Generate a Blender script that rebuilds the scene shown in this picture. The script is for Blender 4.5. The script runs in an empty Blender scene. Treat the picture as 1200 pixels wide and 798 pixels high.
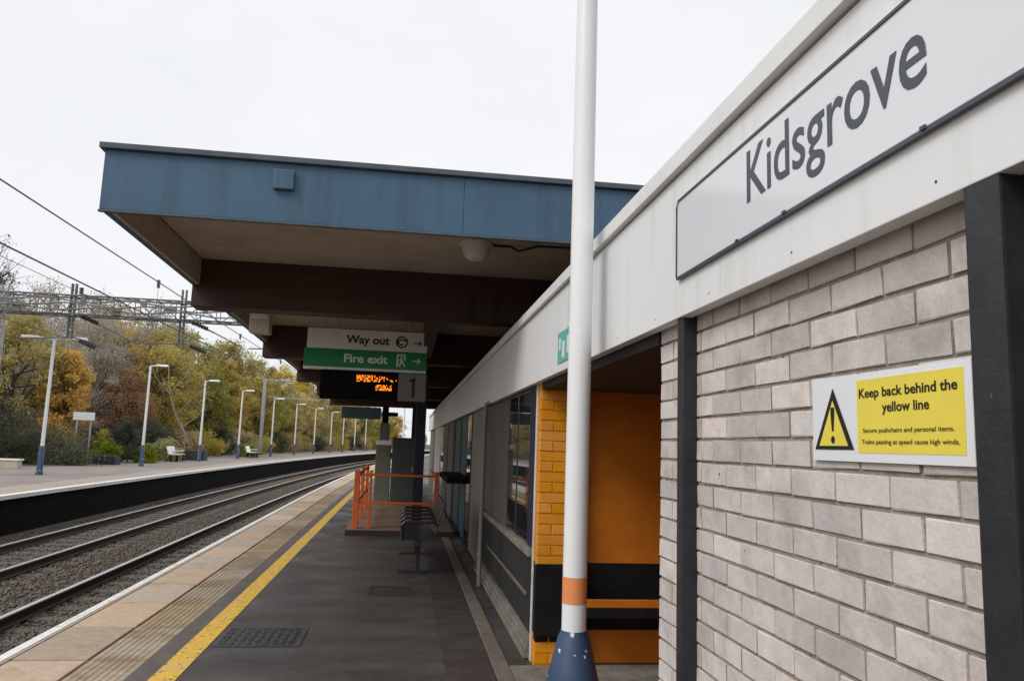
import bpy, bmesh, math, random
import numpy as np
from mathutils import Matrix, Vector

S = bpy.context.scene
COL = S.collection
RND = random.Random(7)
PI = math.pi

# ------------------------------------------------------------------ camera
EYE = 1.65
R = np.array([[0.9900, 0.0520, 0.1310], [-0.1370, 0.1300, 0.9820], [0.0340, -0.9900, 0.1350]])
def _frame(vy, vz, f=902.0, p=(600.0, 399.0)):
    y = np.array([vy[0]-p[0], vy[1]-p[1], f]); y /= np.linalg.norm(y)
    z = np.array([vz[0]-p[0], vz[1]-p[1], f]); z -= z.dot(y)*y; z /= np.linalg.norm(z)
    return np.array([np.cross(y, z), y, z])
R = _frame((474, 518), (825, -6205))
cd = bpy.data.cameras.new('camera'); cam = bpy.data.objects.new('camera', cd); COL.objects.link(cam)
cd.sensor_width = 36.0; cd.lens = 902.0/1200.0*36.0; cd.clip_start = 0.05; cd.clip_end = 3000
rt, dn, fw = R[:, 0], R[:, 1], R[:, 2]
cam.matrix_world = Matrix(((rt[0], -dn[0], -fw[0], 0), (rt[1], -dn[1], -fw[1], 0), (rt[2], -dn[2], -fw[2], EYE), (0, 0, 0, 1)))
S.camera = cam

# ------------------------------------------------------------------ sky, sun, exposure
W = bpy.data.worlds.new('World'); S.world = W; W.use_nodes = True
nt = W.node_tree; bg = nt.nodes['Background']
SUN_DIR = Vector((-0.62, -0.42, 0.72)).normalized()          # towards the sun
sky = nt.nodes.new('ShaderNodeTexSky'); sky.sky_type = 'NISHITA'; sky.sun_disc = False
sky.sun_elevation = math.asin(SUN_DIR.z); sky.sun_rotation = math.atan2(SUN_DIR.x, SUN_DIR.y)
sky.dust_density = 6.0; sky.air_density = 1.0
hs = nt.nodes.new('ShaderNodeHueSaturation'); hs.inputs['Saturation'].default_value = 0.15
mx = nt.nodes.new('ShaderNodeMixRGB'); mx.inputs['Fac'].default_value = 0.88
tc = nt.nodes.new('ShaderNodeTexCoord'); cm_ = nt.nodes.new('ShaderNodeMapping'); cm_.inputs['Scale'].default_value = (1, 1, 2.2)
cn = nt.nodes.new('ShaderNodeTexNoise'); cn.inputs['Scale'].default_value = 2.3; cn.inputs['Detail'].default_value = 7; cn.inputs['Roughness'].default_value = .55
cr = nt.nodes.new('ShaderNodeValToRGB'); cr.color_ramp.elements[0].position = .3; cr.color_ramp.elements[1].position = .7
cr.color_ramp.elements[0].color = (.88, .90, .935, 1); cr.color_ramp.elements[1].color = (.965, .975, 1.0, 1)      # overcast cloud deck
cs_ = nt.nodes.new('ShaderNodeVectorMath'); cs_.operation = 'SCALE'; cs_.inputs['Scale'].default_value = 10.0
nt.links.new(tc.outputs['Generated'], cm_.inputs['Vector']); nt.links.new(cm_.outputs[0], cn.inputs['Vector'])
nt.links.new(cn.outputs['Fac'], cr.inputs['Fac']); nt.links.new(cr.outputs[0], cs_.inputs[0]); nt.links.new(cs_.outputs[0], mx.inputs['Color2'])
nt.links.new(sky.outputs[0], hs.inputs['Color']); nt.links.new(hs.outputs[0], mx.inputs['Color1'])
nt.links.new(mx.outputs[0], bg.inputs['Color']); bg.inputs['Strength'].default_value = 0.1
sl = bpy.data.lights.new('sun', 'SUN'); sl.energy = 1.5; sl.angle = math.radians(24); sl.color = (1.0, 0.975, 0.94)
sun = bpy.data.objects.new('sun', sl); COL.objects.link(sun)
sun.rotation_euler = (-SUN_DIR).to_track_quat('-Z', 'Y').to_euler(); sun.location = (-20, -15, 30)
S.render.engine = 'CYCLES'; S.cycles.max_bounces = 7; S.cycles.diffuse_bounces = 4; S.cycles.glossy_bounces = 3; S.cycles.transmission_bounces = 3
S.view_settings.view_transform = 'Standard'; S.view_settings.look = 'None'
S.view_settings.gamma = 1.0; S.view_settings.use_curve_mapping = False
S.view_settings.exposure = 0.1

# ------------------------------------------------------------------ materials
def mat(name, col, rough=0.7, metal=0.0, var=0.15, scale=6.0, bump=0.0, bscale=60.0, spec=0.4, rand=0.0,
        stain=None, streak=False, sscale=1.5, sedge=(0.52, 0.72), rvar=0.0, stretch=(1, 1, 1), fleck=None, grain=0.0):
    m = bpy.data.materials.new(name); m.use_nodes = True
    t = m.node_tree; n = t.nodes; L = t.links.new
    b = n['Principled BSDF']
    b.inputs['Metallic'].default_value = metal; b.inputs['Roughness'].default_value = rough
    b.inputs['Specular IOR Level'].default_value = spec
    geo = n.new('ShaderNodeNewGeometry')
    mp = n.new('ShaderNodeMapping'); mp.inputs['Scale'].default_value = stretch
    L(geo.outputs['Position'], mp.inputs['Vector'])
    nz = n.new('ShaderNodeTexNoise'); nz.inputs['Scale'].default_value = scale; nz.inputs['Detail'].default_value = 7
    nz.inputs['Roughness'].default_value = 0.65
    L(mp.outputs[0], nz.inputs['Vector'])
    rp = n.new('ShaderNodeValToRGB')
    c = np.array(col[:3])
    rp.color_ramp.elements[0].position = 0.3; rp.color_ramp.elements[1].position = 0.72
    rp.color_ramp.elements[0].color = (*np.clip(c*(1-var), 0, 1), 1); rp.color_ramp.elements[1].color = (*np.clip(c*(1+var), 0, 1), 1)
    L(nz.outputs['Fac'], rp.inputs['Fac'])
    out = rp.outputs[0]
    if rand:
        oi = n.new('ShaderNodeObjectInfo'); mr = n.new('ShaderNodeMapRange')
        mr.inputs['To Min'].default_value = 1-rand; mr.inputs['To Max'].default_value = 1+rand
        L(oi.outputs['Random'], mr.inputs['Value'])
        h = n.new('ShaderNodeHueSaturation'); L(out, h.inputs['Color']); L(mr.outputs[0], h.inputs['Value'])
        w = n.new('ShaderNodeTexWhiteNoise'); w.noise_dimensions = '1D'; L(oi.outputs['Random'], w.inputs['W'])
        m2 = n.new('ShaderNodeMapRange'); m2.inputs['To Min'].default_value = 1-rand*1.6; m2.inputs['To Max'].default_value = 1+rand*1.6
        L(w.outputs['Value'], m2.inputs['Value']); L(m2.outputs[0], h.inputs['Saturation'])
        out = h.outputs[0]
    if stain:
        s2 = n.new('ShaderNodeTexNoise'); s2.inputs['Scale'].default_value = sscale; s2.inputs['Detail'].default_value = 8
        s2.inputs['Roughness'].default_value = 0.7
        m3 = n.new('ShaderNodeMapping'); m3.inputs['Scale'].default_value = (6, 6, 0.35) if streak else (1, 1, 1)
        m3.inputs['Location'].default_value = (3.1, 1.7, 5.3)
        L(geo.outputs['Position'], m3.inputs['Vector']); L(m3.outputs[0], s2.inputs['Vector'])
        r2 = n.new('ShaderNodeValToRGB'); r2.color_ramp.elements[0].position = sedge[0]; r2.color_ramp.elements[1].position = sedge[1]
        r2.color_ramp.elements[1].color = (stain[3],)*3+(1,)
        L(s2.outputs['Fac'], r2.inputs['Fac'])
        mm = n.new('ShaderNodeMixRGB'); mm.inputs['Color2'].default_value = (*stain[:3], 1)
        L(r2.outputs[0], mm.inputs['Fac']); L(out, mm.inputs['Color1']); out = mm.outputs[0]
    if fleck:
        s4 = n.new('ShaderNodeTexNoise'); s4.inputs['Scale'].default_value = fleck[4]; s4.inputs['Detail'].default_value = 3
        L(geo.outputs['Position'], s4.inputs['Vector'])
        r4 = n.new('ShaderNodeValToRGB'); r4.color_ramp.elements[0].position = fleck[3]; r4.color_ramp.elements[1].position = fleck[3]+0.03
        L(s4.outputs['Fac'], r4.inputs['Fac'])
        m4 = n.new('ShaderNodeMixRGB'); m4.inputs['Color2'].default_value = (*fleck[:3], 1)
        L(r4.outputs[0], m4.inputs['Fac']); L(out, m4.inputs['Color1']); out = m4.outputs[0]
    if grain:
        gn = n.new('ShaderNodeTexNoise'); gn.inputs['Scale'].default_value = 190; gn.inputs['Detail'].default_value = 2
        L(geo.outputs['Position'], gn.inputs['Vector'])
        gr = n.new('ShaderNodeMapRange'); gr.inputs['From Min'].default_value = .35; gr.inputs['From Max'].default_value = .65
        gr.inputs['To Min'].default_value = 1-grain; gr.inputs['To Max'].default_value = 1+grain; L(gn.outputs['Fac'], gr.inputs['Value'])
        gh = n.new('ShaderNodeHueSaturation'); L(out, gh.inputs['Color']); L(gr.outputs[0], gh.inputs['Value']); out = gh.outputs[0]
    L(out, b.inputs['Base Color'])
    if rvar:
        q = n.new('ShaderNodeMapRange'); q.inputs['To Min'].default_value = max(0.03, rough-rvar); q.inputs['To Max'].default_value = min(1, rough+rvar)
        q.inputs['From Min'].default_value = 0.3; q.inputs['From Max'].default_value = 0.7
        s3 = n.new('ShaderNodeTexNoise'); s3.inputs['Scale'].default_value = 1.3; s3.inputs['Detail'].default_value = 6
        L(geo.outputs['Position'], s3.inputs['Vector']); L(s3.outputs['Fac'], q.inputs['Value']); L(q.outputs[0], b.inputs['Roughness'])
    if bump:
        bn = n.new('ShaderNodeTexNoise'); bn.inputs['Scale'].default_value = bscale; bn.inputs['Detail'].default_value = 5
        L(mp.outputs[0], bn.inputs['Vector'])
        bp = n.new('ShaderNodeBump'); bp.inputs['Strength'].default_value = bump; bp.inputs['Distance'].default_value = 0.01
        L(bn.outputs['Fac'], bp.inputs['Height']); L(bp.outputs[0], b.inputs['Normal'])
    return m

def emit(name, col, strength):
    m = bpy.data.materials.new(name); m.use_nodes = True
    b = m.node_tree.nodes['Principled BSDF']; b.inputs['Base Color'].default_value = (*col, 1)
    b.inputs['Emission Color'].default_value = (*col, 1); b.inputs['Emission Strength'].default_value = strength
    return m

def leafmat(name, col, var=0.35):
    m = mat(name, col, rough=0.7, var=var, scale=0.9, rand=0.12, spec=0.15)
    b = m.node_tree.nodes['Principled BSDF']
    # thin leaves let some light through
    t = m.node_tree; tr = t.nodes.new('ShaderNodeBsdfTranslucent'); ms = t.nodes.new('ShaderNodeMixShader'); ms.inputs[0].default_value = 0.45
    src = b.inputs['Base Color'].links[0].from_socket
    t.links.new(src, tr.inputs['Color']); o = [n for n in t.nodes if n.type == 'OUTPUT_MATERIAL'][0]
    t.links.new(b.outputs[0], ms.inputs[1]); t.links.new(tr.outputs[0], ms.inputs[2]); t.links.new(ms.outputs[0], o.inputs[0])
    return m

M = {}
M['asphalt'] = mat('asphalt', (.066, .060, .056), .55, var=.38, scale=2.2, bump=.6, bscale=120, stain=(.030, .026, .023, .85), sscale=.8, rvar=.22, stretch=(.35, 1.3, 1), fleck=(.18, .17, .16, .675, 34), grain=.6)
M['asphalt_red'] = mat('asphalt_red', (.054, .041, .037), .7, var=.4, scale=4, bump=.4, bscale=130, stain=(.03, .026, .023, .8), sscale=1.5, grain=.35)
M['asphalt_strip'] = mat('asphalt_strip', (.125, .105, .098), .75, var=.3, scale=4, bump=.35, bscale=150, stain=(.07, .08, .04, .6), sscale=2.2)
M['slab'] = mat('slab', (.49, .375, .275), .8, var=.16, scale=11, bump=.3, bscale=100, rand=.17, stain=(.25, .18, .125, .7), sscale=2.6, grain=.12)
M['tactile'] = mat('tactile', (.37, .295, .21), .85, var=.2, scale=9, bump=.25, bscale=110, rand=.15, stain=(.22, .145, .06, .8), sscale=1.8, sedge=(.45, .66))
M['white_line'] = mat('white_line', (.80, .79, .77), .7, var=.12, scale=14, bump=.2, bscale=90, stain=(.30, .25, .20, .7), sscale=5)
M['yellow_line'] = mat('yellow_line', (.74, .46, .062), .7, var=.15, scale=12, bump=.3, bscale=150, stain=(.56, .38, .24, .9), sscale=1.1, fleck=(.20, .16, .11, .605, 22))
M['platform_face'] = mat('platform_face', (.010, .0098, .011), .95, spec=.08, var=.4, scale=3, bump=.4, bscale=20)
M['ballast'] = mat('ballast', (.095, .078, .062), .95, var=.5, scale=14, bump=1.0, bscale=30, stain=(.07, .05, .036, .8), sscale=.6)
M['stone'] = mat('stone', (.15, .127, .104), .95, spec=.15, var=.7, scale=24, stain=(.070, .05, .036, .85), sscale=.9)
M['rail_side'] = mat('rail_side', (.055, .035, .025), .85, var=.3, scale=20)
M['rail_top'] = mat('rail_top', (.80, .80, .81), .35, metal=1.0, var=.08, scale=3)
M['sleeper'] = mat('sleeper', (.115, .10, .085), .9, var=.3, scale=8, bump=.3, bscale=60)
M['white_paint'] = mat('white_paint', (.80, .80, .80), .45, var=.03, scale=3, stain=(.50, .46, .40, .55), streak=True, sscale=1.6, sedge=(.52, .8))
M['white_trim'] = mat('white_trim', (.78, .78, .77), .5, var=.05, scale=5, stain=(.42, .40, .36, .5), sscale=4, sedge=(.55, .8))
M['pole_white'] = mat('pole_white', (.80, .81, .81), .32, var=.025, scale=3, stain=(.45, .43, .40, .35), streak=True, sscale=2.5, sedge=(.6, .82))
M['blue_fascia'] = mat('blue_fascia', (.054, .115, .190), .5, var=.10, scale=2, stain=(.030, .052, .075, .75), streak=True, sscale=.9, sedge=(.5, .78))
M['blue_trim'] = mat('blue_trim', (.075, .095, .115), .6, var=.25, scale=6)
M['soffit'] = mat('soffit', (.47, .385, .315), .75, var=.12, scale=5, stain=(.26, .19, .145, .7), sscale=2.2, sedge=(.5, .75), stretch=(.5, 2, 1))
M['beam'] = mat('beam', (.050, .0205, .0135), .6, var=.3, scale=2.5, stretch=(.25, 1, 3), bump=.1, bscale=20)
M['dark_wood'] = mat('dark_wood', (.03, .02, .016), .75, var=.3, scale=3)
M['brick'] = mat('brick', (.60, .545, .515), .85, var=.10, scale=13, bump=.22, bscale=60, rand=.16, stain=(.29, .25, .23, .7), sscale=4.2, sedge=(.47, .72), fleck=(.11, .09, .08, .745, 21), grain=.06)
M['mortar'] = mat('mortar', (.31, .265, .215), .95, var=.3, scale=20, bump=.6, bscale=120, stain=(.15, .125, .10, .7), sscale=4, fleck=(.03, .025, .02, .70, 16))
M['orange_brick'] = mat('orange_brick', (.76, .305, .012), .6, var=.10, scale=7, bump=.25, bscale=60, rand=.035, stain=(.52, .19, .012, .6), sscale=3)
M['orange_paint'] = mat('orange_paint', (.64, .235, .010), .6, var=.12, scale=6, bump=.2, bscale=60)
M['orange_shaded'] = mat('orange_shaded', (.50, .155, .007), .6, var=.16, scale=3, bump=.25, bscale=30, stain=(.24, .062, .006, .7), sscale=1.3)  # darker copy of the porch orange, inner shade put into the colour
M['black_paint'] = mat('black_paint', (.009, .009, .011), .6, spec=.2, var=.4, scale=9, bump=.15, bscale=60)
M['post_black'] = mat('post_black', (.024, .024, .029), .38, var=.3, scale=12, bump=.12, bscale=80, fleck=(.10, .095, .09, .74, 45))
M['navy'] = mat('navy', (.008, .010, .030), .45, var=.2, scale=6)
M['lamp_blue'] = mat('lamp_blue', (.038, .068, .130), .5, var=.15, scale=8, fleck=(.62, .65, .68, .645, 17), stain=(.02, .033, .075, .7), sscale=6)
M['band_orange'] = mat('band_orange', (.78, .27, .10), .5, var=.07, scale=10)
M['plinth'] = mat('plinth', (.20, .18, .155), .85, var=.3, scale=7, bump=.4, bscale=50, stain=(.085, .09, .055, .8), sscale=4)
M['moss_stone'] = mat('moss_stone', (.085, .08, .065), .9, var=.4, scale=14, bump=.6, bscale=60, stain=(.05, .06, .025, .8), sscale=7)
M['kerb'] = mat('kerb', (.145, .125, .102), .85, var=.2, scale=8, bump=.3, bscale=80, rand=.12, stain=(.16, .13, .10, .7), sscale=3)
M['panel_black'] = mat('panel_black', (.020, .019, .018), .6, var=.35, scale=6, stain=(.05, .046, .042, .6), sscale=3)
M['ribbed'] = mat('ribbed', (.145, .132, .118), .55, var=.15, scale=5, stain=(.22, .20, .18, .6), streak=True)
M['glass'] = mat('glass', (.02, .024, .026), .03, var=.2, scale=2, spec=1.0)
M['teal'] = mat('teal', (.045, .10, .125), .4, var=.2, scale=5)
M['sign_white'] = mat('sign_white', (.80, .81, .83), .18, var=.02, scale=3, spec=.5)
M['board_grey'] = mat('board_grey', (.76, .775, .80), .13, var=.02, scale=2, spec=.55)
M['sign_grey'] = mat('sign_grey', (.82, .82, .81), .4, var=.04, scale=5)
M['sign_green'] = mat('sign_green', (.010, .235, .075), .35, var=.05, scale=5)
M['sign_yellow'] = mat('sign_yellow', (.84, .68, .085), .4, var=.04, scale=8)
M['sticker_teal'] = mat('sticker_teal', (.15, .48, .45), .45, var=.2, scale=30)
M['ink'] = mat('ink', (.012, .012, .013), .5, var=.1)
M['ink_slate'] = mat('ink_slate', (.062, .068, .095), .4, var=.1)
M['ink_brown'] = mat('ink_brown', (.10, .06, .015), .5, var=.1)
M['panel_one'] = mat('panel_one', (.22, .20, .19), .5, var=.08, scale=6)
M['case_black'] = mat('case_black', (.008, .007, .007), .85, var=.2, spec=.1)
M['led'] = emit('led', (1.0, .22, .012), 1.9)
M['bowl'] = mat('bowl', (.62, .60, .54), .3, var=.06, scale=12)
M['cream_box'] = mat('cream_box', (.58, .52, .42), .6, var=.12, scale=10)
M['door_grey'] = mat('door_grey', (.22, .205, .19), .5, var=.12, scale=4, stain=(.2, .18, .16, .7), streak=True)
M['steel_dark'] = mat('steel_dark', (.055, .055, .06), .4, metal=.7, var=.3, scale=14)
M['steel'] = mat('steel', (.36, .37, .38), .32, metal=.9, var=.15, scale=14)
M['galv'] = mat('galv', (.42, .43, .43), .5, metal=.35, var=.2, scale=6)
M['gantry'] = mat('gantry', (.17, .17, .17), .65, metal=.2, var=.35, scale=3)
M['insulator'] = mat('insulator', (.035, .028, .026), .4, var=.2)
M['wire'] = mat('wire', (.11, .11, .115), .6, var=.1)
M['rail_orange'] = mat('rail_orange', (.60, .115, .022), .5, var=.15, scale=9)
M['tile_brown'] = mat('tile_brown', (.20, .125, .08), .7, var=.3, scale=9, bump=.2, bscale=50)
M['cabinet'] = mat('cabinet', (.06, .072, .062), .55, var=.15, scale=4)
M['pillar'] = mat('pillar', (.155, .15, .115), .8, var=.2, scale=5)
M['ironwork'] = mat('ironwork', (.055, .055, .055), .5, metal=.3, var=.5, scale=25, bump=.5, bscale=60)
M['far_paving'] = mat('far_paving', (.27, .235, .215), .85, var=.22, scale=.8, bump=.2, bscale=60, stain=(.17, .15, .14, .7), sscale=.5)
M['far_coping'] = mat('far_coping', (.37, .31, .265), .85, var=.15, scale=3, stain=(.24, .20, .17, .6), sscale=.7)
M['soil'] = mat('soil', (.085, .075, .045), .95, var=.5, scale=.7, bump=.8, bscale=6, stain=(.07, .085, .03, .8), sscale=.35)
M['grass'] = mat('grass', (.09, .10, .035), .95, var=.4, scale=.5, bump=.8, bscale=8, stain=(.12, .11, .05, .7), sscale=.2)
M['bark'] = mat('bark', (.075, .06, .05), .9, var=.35, scale=6)
M['bark_pale'] = mat('bark_pale', (.33, .30, .27), .85, var=.3, scale=5)
M['planter'] = mat('planter', (.025, .030, .045), .6, var=.2)
M['cream_wall'] = mat('cream_wall', (.47, .42, .33), .8, var=.15, scale=4)
LEAF = {
    'olive': leafmat('leaf_olive', (.51, .43, .155)),
    'green': leafmat('leaf_green', (.39, .37, .13)),
    'yellow': leafmat('leaf_yellow', (.66, .50, .135)),
    'orange': leafmat('leaf_orange', (.97, .50, .022)),
    'russet': leafmat('leaf_russet', (.46, .30, .20)),
    'brown': leafmat('leaf_brown', (.54, .42, .225)),
    'dark': leafmat('leaf_dark', (.105, .115, .075)),
    'bright': leafmat('leaf_bright', (.29, .34, .075)),
    'grey': leafmat('leaf_grey', (.46, .41, .33)),
    'greygreen': leafmat('leaf_greygreen', (.19, .20, .135)),
}

# ------------------------------------------------------------------ helpers
def origin_of(o):
    v = Vector((0, 0, 0))
    while o is not None:
        v += o.location; o = o.parent
    return v

def tag(o, label=None, cat=None, group=None, kind=None):
    if label: o['label'] = label
    if cat: o['category'] = cat
    if group: o['group'] = group
    if kind: o['kind'] = kind
    return o

def thing(name, label, cat, loc=(0, 0, 0), group=None):
    o = bpy.data.objects.new(name, None); COL.objects.link(o); o.location = loc
    o.empty_display_size = 0.2
    return tag(o, label, cat, group)

def put(name, me, parent=None, loc=(0, 0, 0), rot=(0, 0, 0), m=None):
    o = bpy.data.objects.new(name, me); COL.objects.link(o); o.parent = parent
    o.location = Vector(loc)-origin_of(parent) if parent else loc
    o.rotation_euler = rot
    if m is not None and not me.materials: me.materials.append(m)
    return o

def copy_tree(o, parent=None):
    c = o.copy(); COL.objects.link(c); c.parent = parent
    for ch in [x for x in bpy.data.objects if x.parent == o]: copy_tree(ch, c)
    return c

class MB:
    def __init__(s): s.v = []; s.f = []
    def add(s, vs, fs):
        k = len(s.v); s.v += [tuple(v) for v in vs]; s.f += [tuple(i+k for i in f) for f in fs]; return s
    def box(s, x0, x1, y0, y1, z0, z1):
        if x0 > x1: x0, x1 = x1, x0
        if y0 > y1: y0, y1 = y1, y0
        if z0 > z1: z0, z1 = z1, z0
        return s.add([(x, y, z) for z in (z0, z1) for y in (y0, y1) for x in (x0, x1)],
                     [(0, 2, 3, 1), (4, 5, 7, 6), (0, 1, 5, 4), (2, 6, 7, 3), (0, 4, 6, 2), (1, 3, 7, 5)])
    def hexa(s, b, t):   # four bottom points, four top points, same winding (counter-clockwise from above)
        return s.add(list(b)+list(t), [(3, 2, 1, 0), (4, 5, 6, 7), (0, 1, 5, 4), (1, 2, 6, 5), (2, 3, 7, 6), (3, 0, 4, 7)])
    def bar(s, p, q, r0, r1=None, n=8, cap=True):
        p = Vector(p); q = Vector(q); r1 = r0 if r1 is None else r1
        d = (q-p).normalized(); a = d.orthogonal().normalized(); b = d.cross(a)
        vs = []
        for c, r in ((p, r0), (q, r1)):
            for i in range(n):
                t = 2*PI*i/n; vs.append(c+a*(r*math.cos(t))+b*(r*math.sin(t)))
        fs = [(i, (i+1) % n, n+(i+1) % n, n+i) for i in range(n)]
        if cap: fs += [tuple(range(n-1, -1, -1)), tuple(range(n, 2*n))]
        return s.add(vs, fs)
    def tube(s, pts, r, n=8):
        for a, b in zip(pts[:-1], pts[1:]): s.bar(a, b, r, n=n)
        return s
    def lathe(s, cx, cy, prof, n=24):   # prof: (radius, z) from bottom to top
        vs = [(cx+r*math.cos(2*PI*i/n), cy+r*math.sin(2*PI*i/n), z) for r, z in prof for i in range(n)]
        fs = []
        for k in range(len(prof)-1):
            for i in range(n): fs.append((k*n+i, k*n+(i+1) % n, (k+1)*n+(i+1) % n, (k+1)*n+i))
        fs += [tuple(range(n-1, -1, -1)), tuple(range((len(prof)-1)*n, len(prof)*n))]
        return s.add(vs, fs)
    def mesh(s, name, m=None, off=(0, 0, 0), bevel=0.0, smooth=False, seg=2):
        me = bpy.data.meshes.new(name)
        me.from_pydata([(v[0]-off[0], v[1]-off[1], v[2]-off[2]) for v in s.v], [], s.f)
        if bevel:
            bm = bmesh.new(); bm.from_mesh(me)
            bmesh.ops.bevel(bm, geom=bm.edges[:], offset=bevel, segments=seg, affect='EDGES', profile=.6, clamp_overlap=True)
            bm.to_mesh(me); bm.free()
        if m: me.materials.append(M[m] if isinstance(m, str) else m)
        if smooth:
            me.polygons.foreach_set('use_smooth', [True]*len(me.polygons))
            me.set_sharp_from_angle(angle=math.radians(40))
        me.update(); return me
    def build(s, name, m, parent=None, bevel=0.0, smooth=False, kind=None, seg=2):
        off = origin_of(parent)
        o = bpy.data.objects.new(name, s.mesh(name, m, off, bevel, smooth, seg)); COL.objects.link(o); o.parent = parent
        if kind: o['kind'] = kind
        return o

def part(name, m, parent, *boxes, bevel=0.004):
    mb = MB()
    for b in boxes: mb.box(*b)
    return mb.build(name, m, parent, bevel=bevel)

def curve_x(y): return max(0.0, y-20.0)**2/1500.0
def sweep(prof, ys, closed=True):
    mb = MB(); n = len(prof)
    vs = [(x+curve_x(y), y, z) for y in ys for x, z in prof]; fs = []
    for k in range(len(ys)-1):
        for i in range(n if closed else n-1):
            j = (i+1) % n
            fs.append((k*n+i, k*n+j, (k+1)*n+j, (k+1)*n+i))
    if closed: fs += [tuple(range(n-1, -1, -1)), tuple((len(ys)-1)*n+i for i in range(n))]
    mb.add(vs, fs)
    return mb
def rect(x0, x1, z0, z1): return [(x0, z0), (x0, z1), (x1, z1), (x1, z0)][::-1]
def ylist(a, b, step=4.0):
    n = max(1, int(round((b-a)/step))); return [a+(b-a)*i/n for i in range(n+1)]

_fc = {}
def text_mesh(txt, weight=0.0):
    if (txt, weight) not in _fc:
        cu = bpy.data.curves.new('t', 'FONT'); cu.body = txt; cu.offset = weight; cu.resolution_u = 4
        ob = bpy.data.objects.new('t', cu); COL.objects.link(ob)
        dg = bpy.context.evaluated_depsgraph_get(); dg.update()
        me = bpy.data.meshes.new_from_object(ob.evaluated_get(dg))
        vs = np.array([v.co[:2] for v in me.vertices]); fs = [tuple(p.vertices) for p in me.polygons]
        bpy.data.objects.remove(ob); bpy.data.curves.remove(cu); bpy.data.meshes.remove(me)
        _fc[(txt, weight)] = (vs, fs)
    return _fc[(txt, weight)]
def lettering(name, txt, m, parent, place, width, height=None, cap=None, weight=0.0, depth=0.002):
    """place(u, v, d) -> world point; u runs 0..width along the line, v is height over the baseline, d stands proud."""
    vs, fs = text_mesh(txt, weight)
    x0, x1 = vs[:, 0].min(), vs[:, 0].max(); sx = width/(x1-x0)
    sy = sx
    if cap:
        kv, _ = text_mesh('H', weight); sy = cap/kv[:, 1].max()
    n = len(vs); P = [((v[0]-x0)*sx, v[1]*sy) for v in vs]
    edges = {}
    for f in fs:
        for a, b in zip(f, f[1:]+f[:1]): edges[(a, b)] = edges.get((a, b), 0)+1
    side = [(a, b) for a, b in edges if (b, a) not in edges]
    verts = [place(u, v, depth) for u, v in P]+[place(u, v, 0) for u, v in P]
    faces = list(fs)+[(b, a, a+n, b+n) for a, b in side]
    mb = MB(); mb.add(verts, faces)
    return mb.build(name, m, parent)

# ------------------------------------------------------------------ setting: ground, platforms, tracks
mb = MB(); mb.box(-900, 900, -900, 1500, -2.2, -1.6); tag(mb.build('ground', 'grass'), kind='structure')
mb = sweep(rect(-9.9, -2.7, -1.55, -1.02), ylist(-12, 190)); tag(mb.build('track_bed', 'ballast'), kind='structure')

YS = ylist(-12, 180, 4)
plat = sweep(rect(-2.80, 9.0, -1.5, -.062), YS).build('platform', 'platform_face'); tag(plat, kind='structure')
sweep(rect(-1.79, 9.0, -.07, 0.0), YS).build('asphalt_surface', 'asphalt', plat)
# nosing with the white edge line
sweep([(-2.865, -.10), (-2.865, -.012), (-2.853, 0.0), (-2.745, 0.0), (-2.745, -.10)][::-1], YS).build('edge_coping', 'slab', plat)
sweep([(-2.869, -.05), (-2.869, -.010), (-2.855, .004), (-2.775, .004), (-2.775, .001), (-2.86, .001), (-2.866, -.012), (-2.866, -.05)][::-1], YS).build('white_edge_line', 'white_line', plat)
# coping slabs and corduroy slabs, one by one
PITCH = 1.028; Y00 = 6.255-9*PITCH
mbs = MB(); mbs.box(-.258, .258, -PITCH/2+.014, PITCH/2-.014, -.06, 0); slab_me = mbs.mesh('slab', 'slab', bevel=.006)
mbt = MB(); mbt.box(-.2, .2, -PITCH/2+.004, PITCH/2-.004, -.06, -.0035)
for i in range(8):
    xx = -.2+.025+i*.05; mbt.box(xx-.019, xx+.019, -PITCH/2+.010, PITCH/2-.010, -.008, 0.0)
tact_me = mbt.mesh('tactile_slab', 'tactile')
NSL = 48
for i in range(NSL):
    yc = Y00+(i+.5)*PITCH
    a = math.atan2(curve_x(yc+.5)-curve_x(yc-.5), 1.0)
    dz = RND.uniform(-.003, .001)
    put('paving_slab', slab_me, plat, (-2.476+curve_x(yc), yc, dz), (0, 0, -a))
    put('tactile_slab', tact_me, plat, (-1.993+curve_x(yc), yc, dz-.001), (0, 0, -a))
yend = Y00+NSL*PITCH
sweep(rect(-2.74, -2.21, -.06, 0), ylist(yend, 180)).build('far_slab_strip', 'slab', plat)
sweep(rect(-2.196, -1.796, -.06, -.003), ylist(yend, 180)).build('far_tactile_strip', 'tactile', plat)
sweep(rect(-1.79, -1.635, .001, .004), YS).build('grey_strip', 'asphalt_strip', plat)
sweep(rect(-1.632, -1.455, .001, .005), YS).build('yellow_line', 'yellow_line', plat)
sweep(rect(.38, .735, .001, .005), ylist(-10, 36)).build('red_strip', 'asphalt_red', plat)
mk = MB(); mk.box(-.062, .062, -.447, .447, -.03, .012); kerb_me = mk.mesh('kerb_stone', 'kerb', bevel=.008)
for i in range(48):
    put('kerb_stone', kerb_me, plat, (.805, -6+i*.9, RND.uniform(-.002, .002)))

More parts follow.
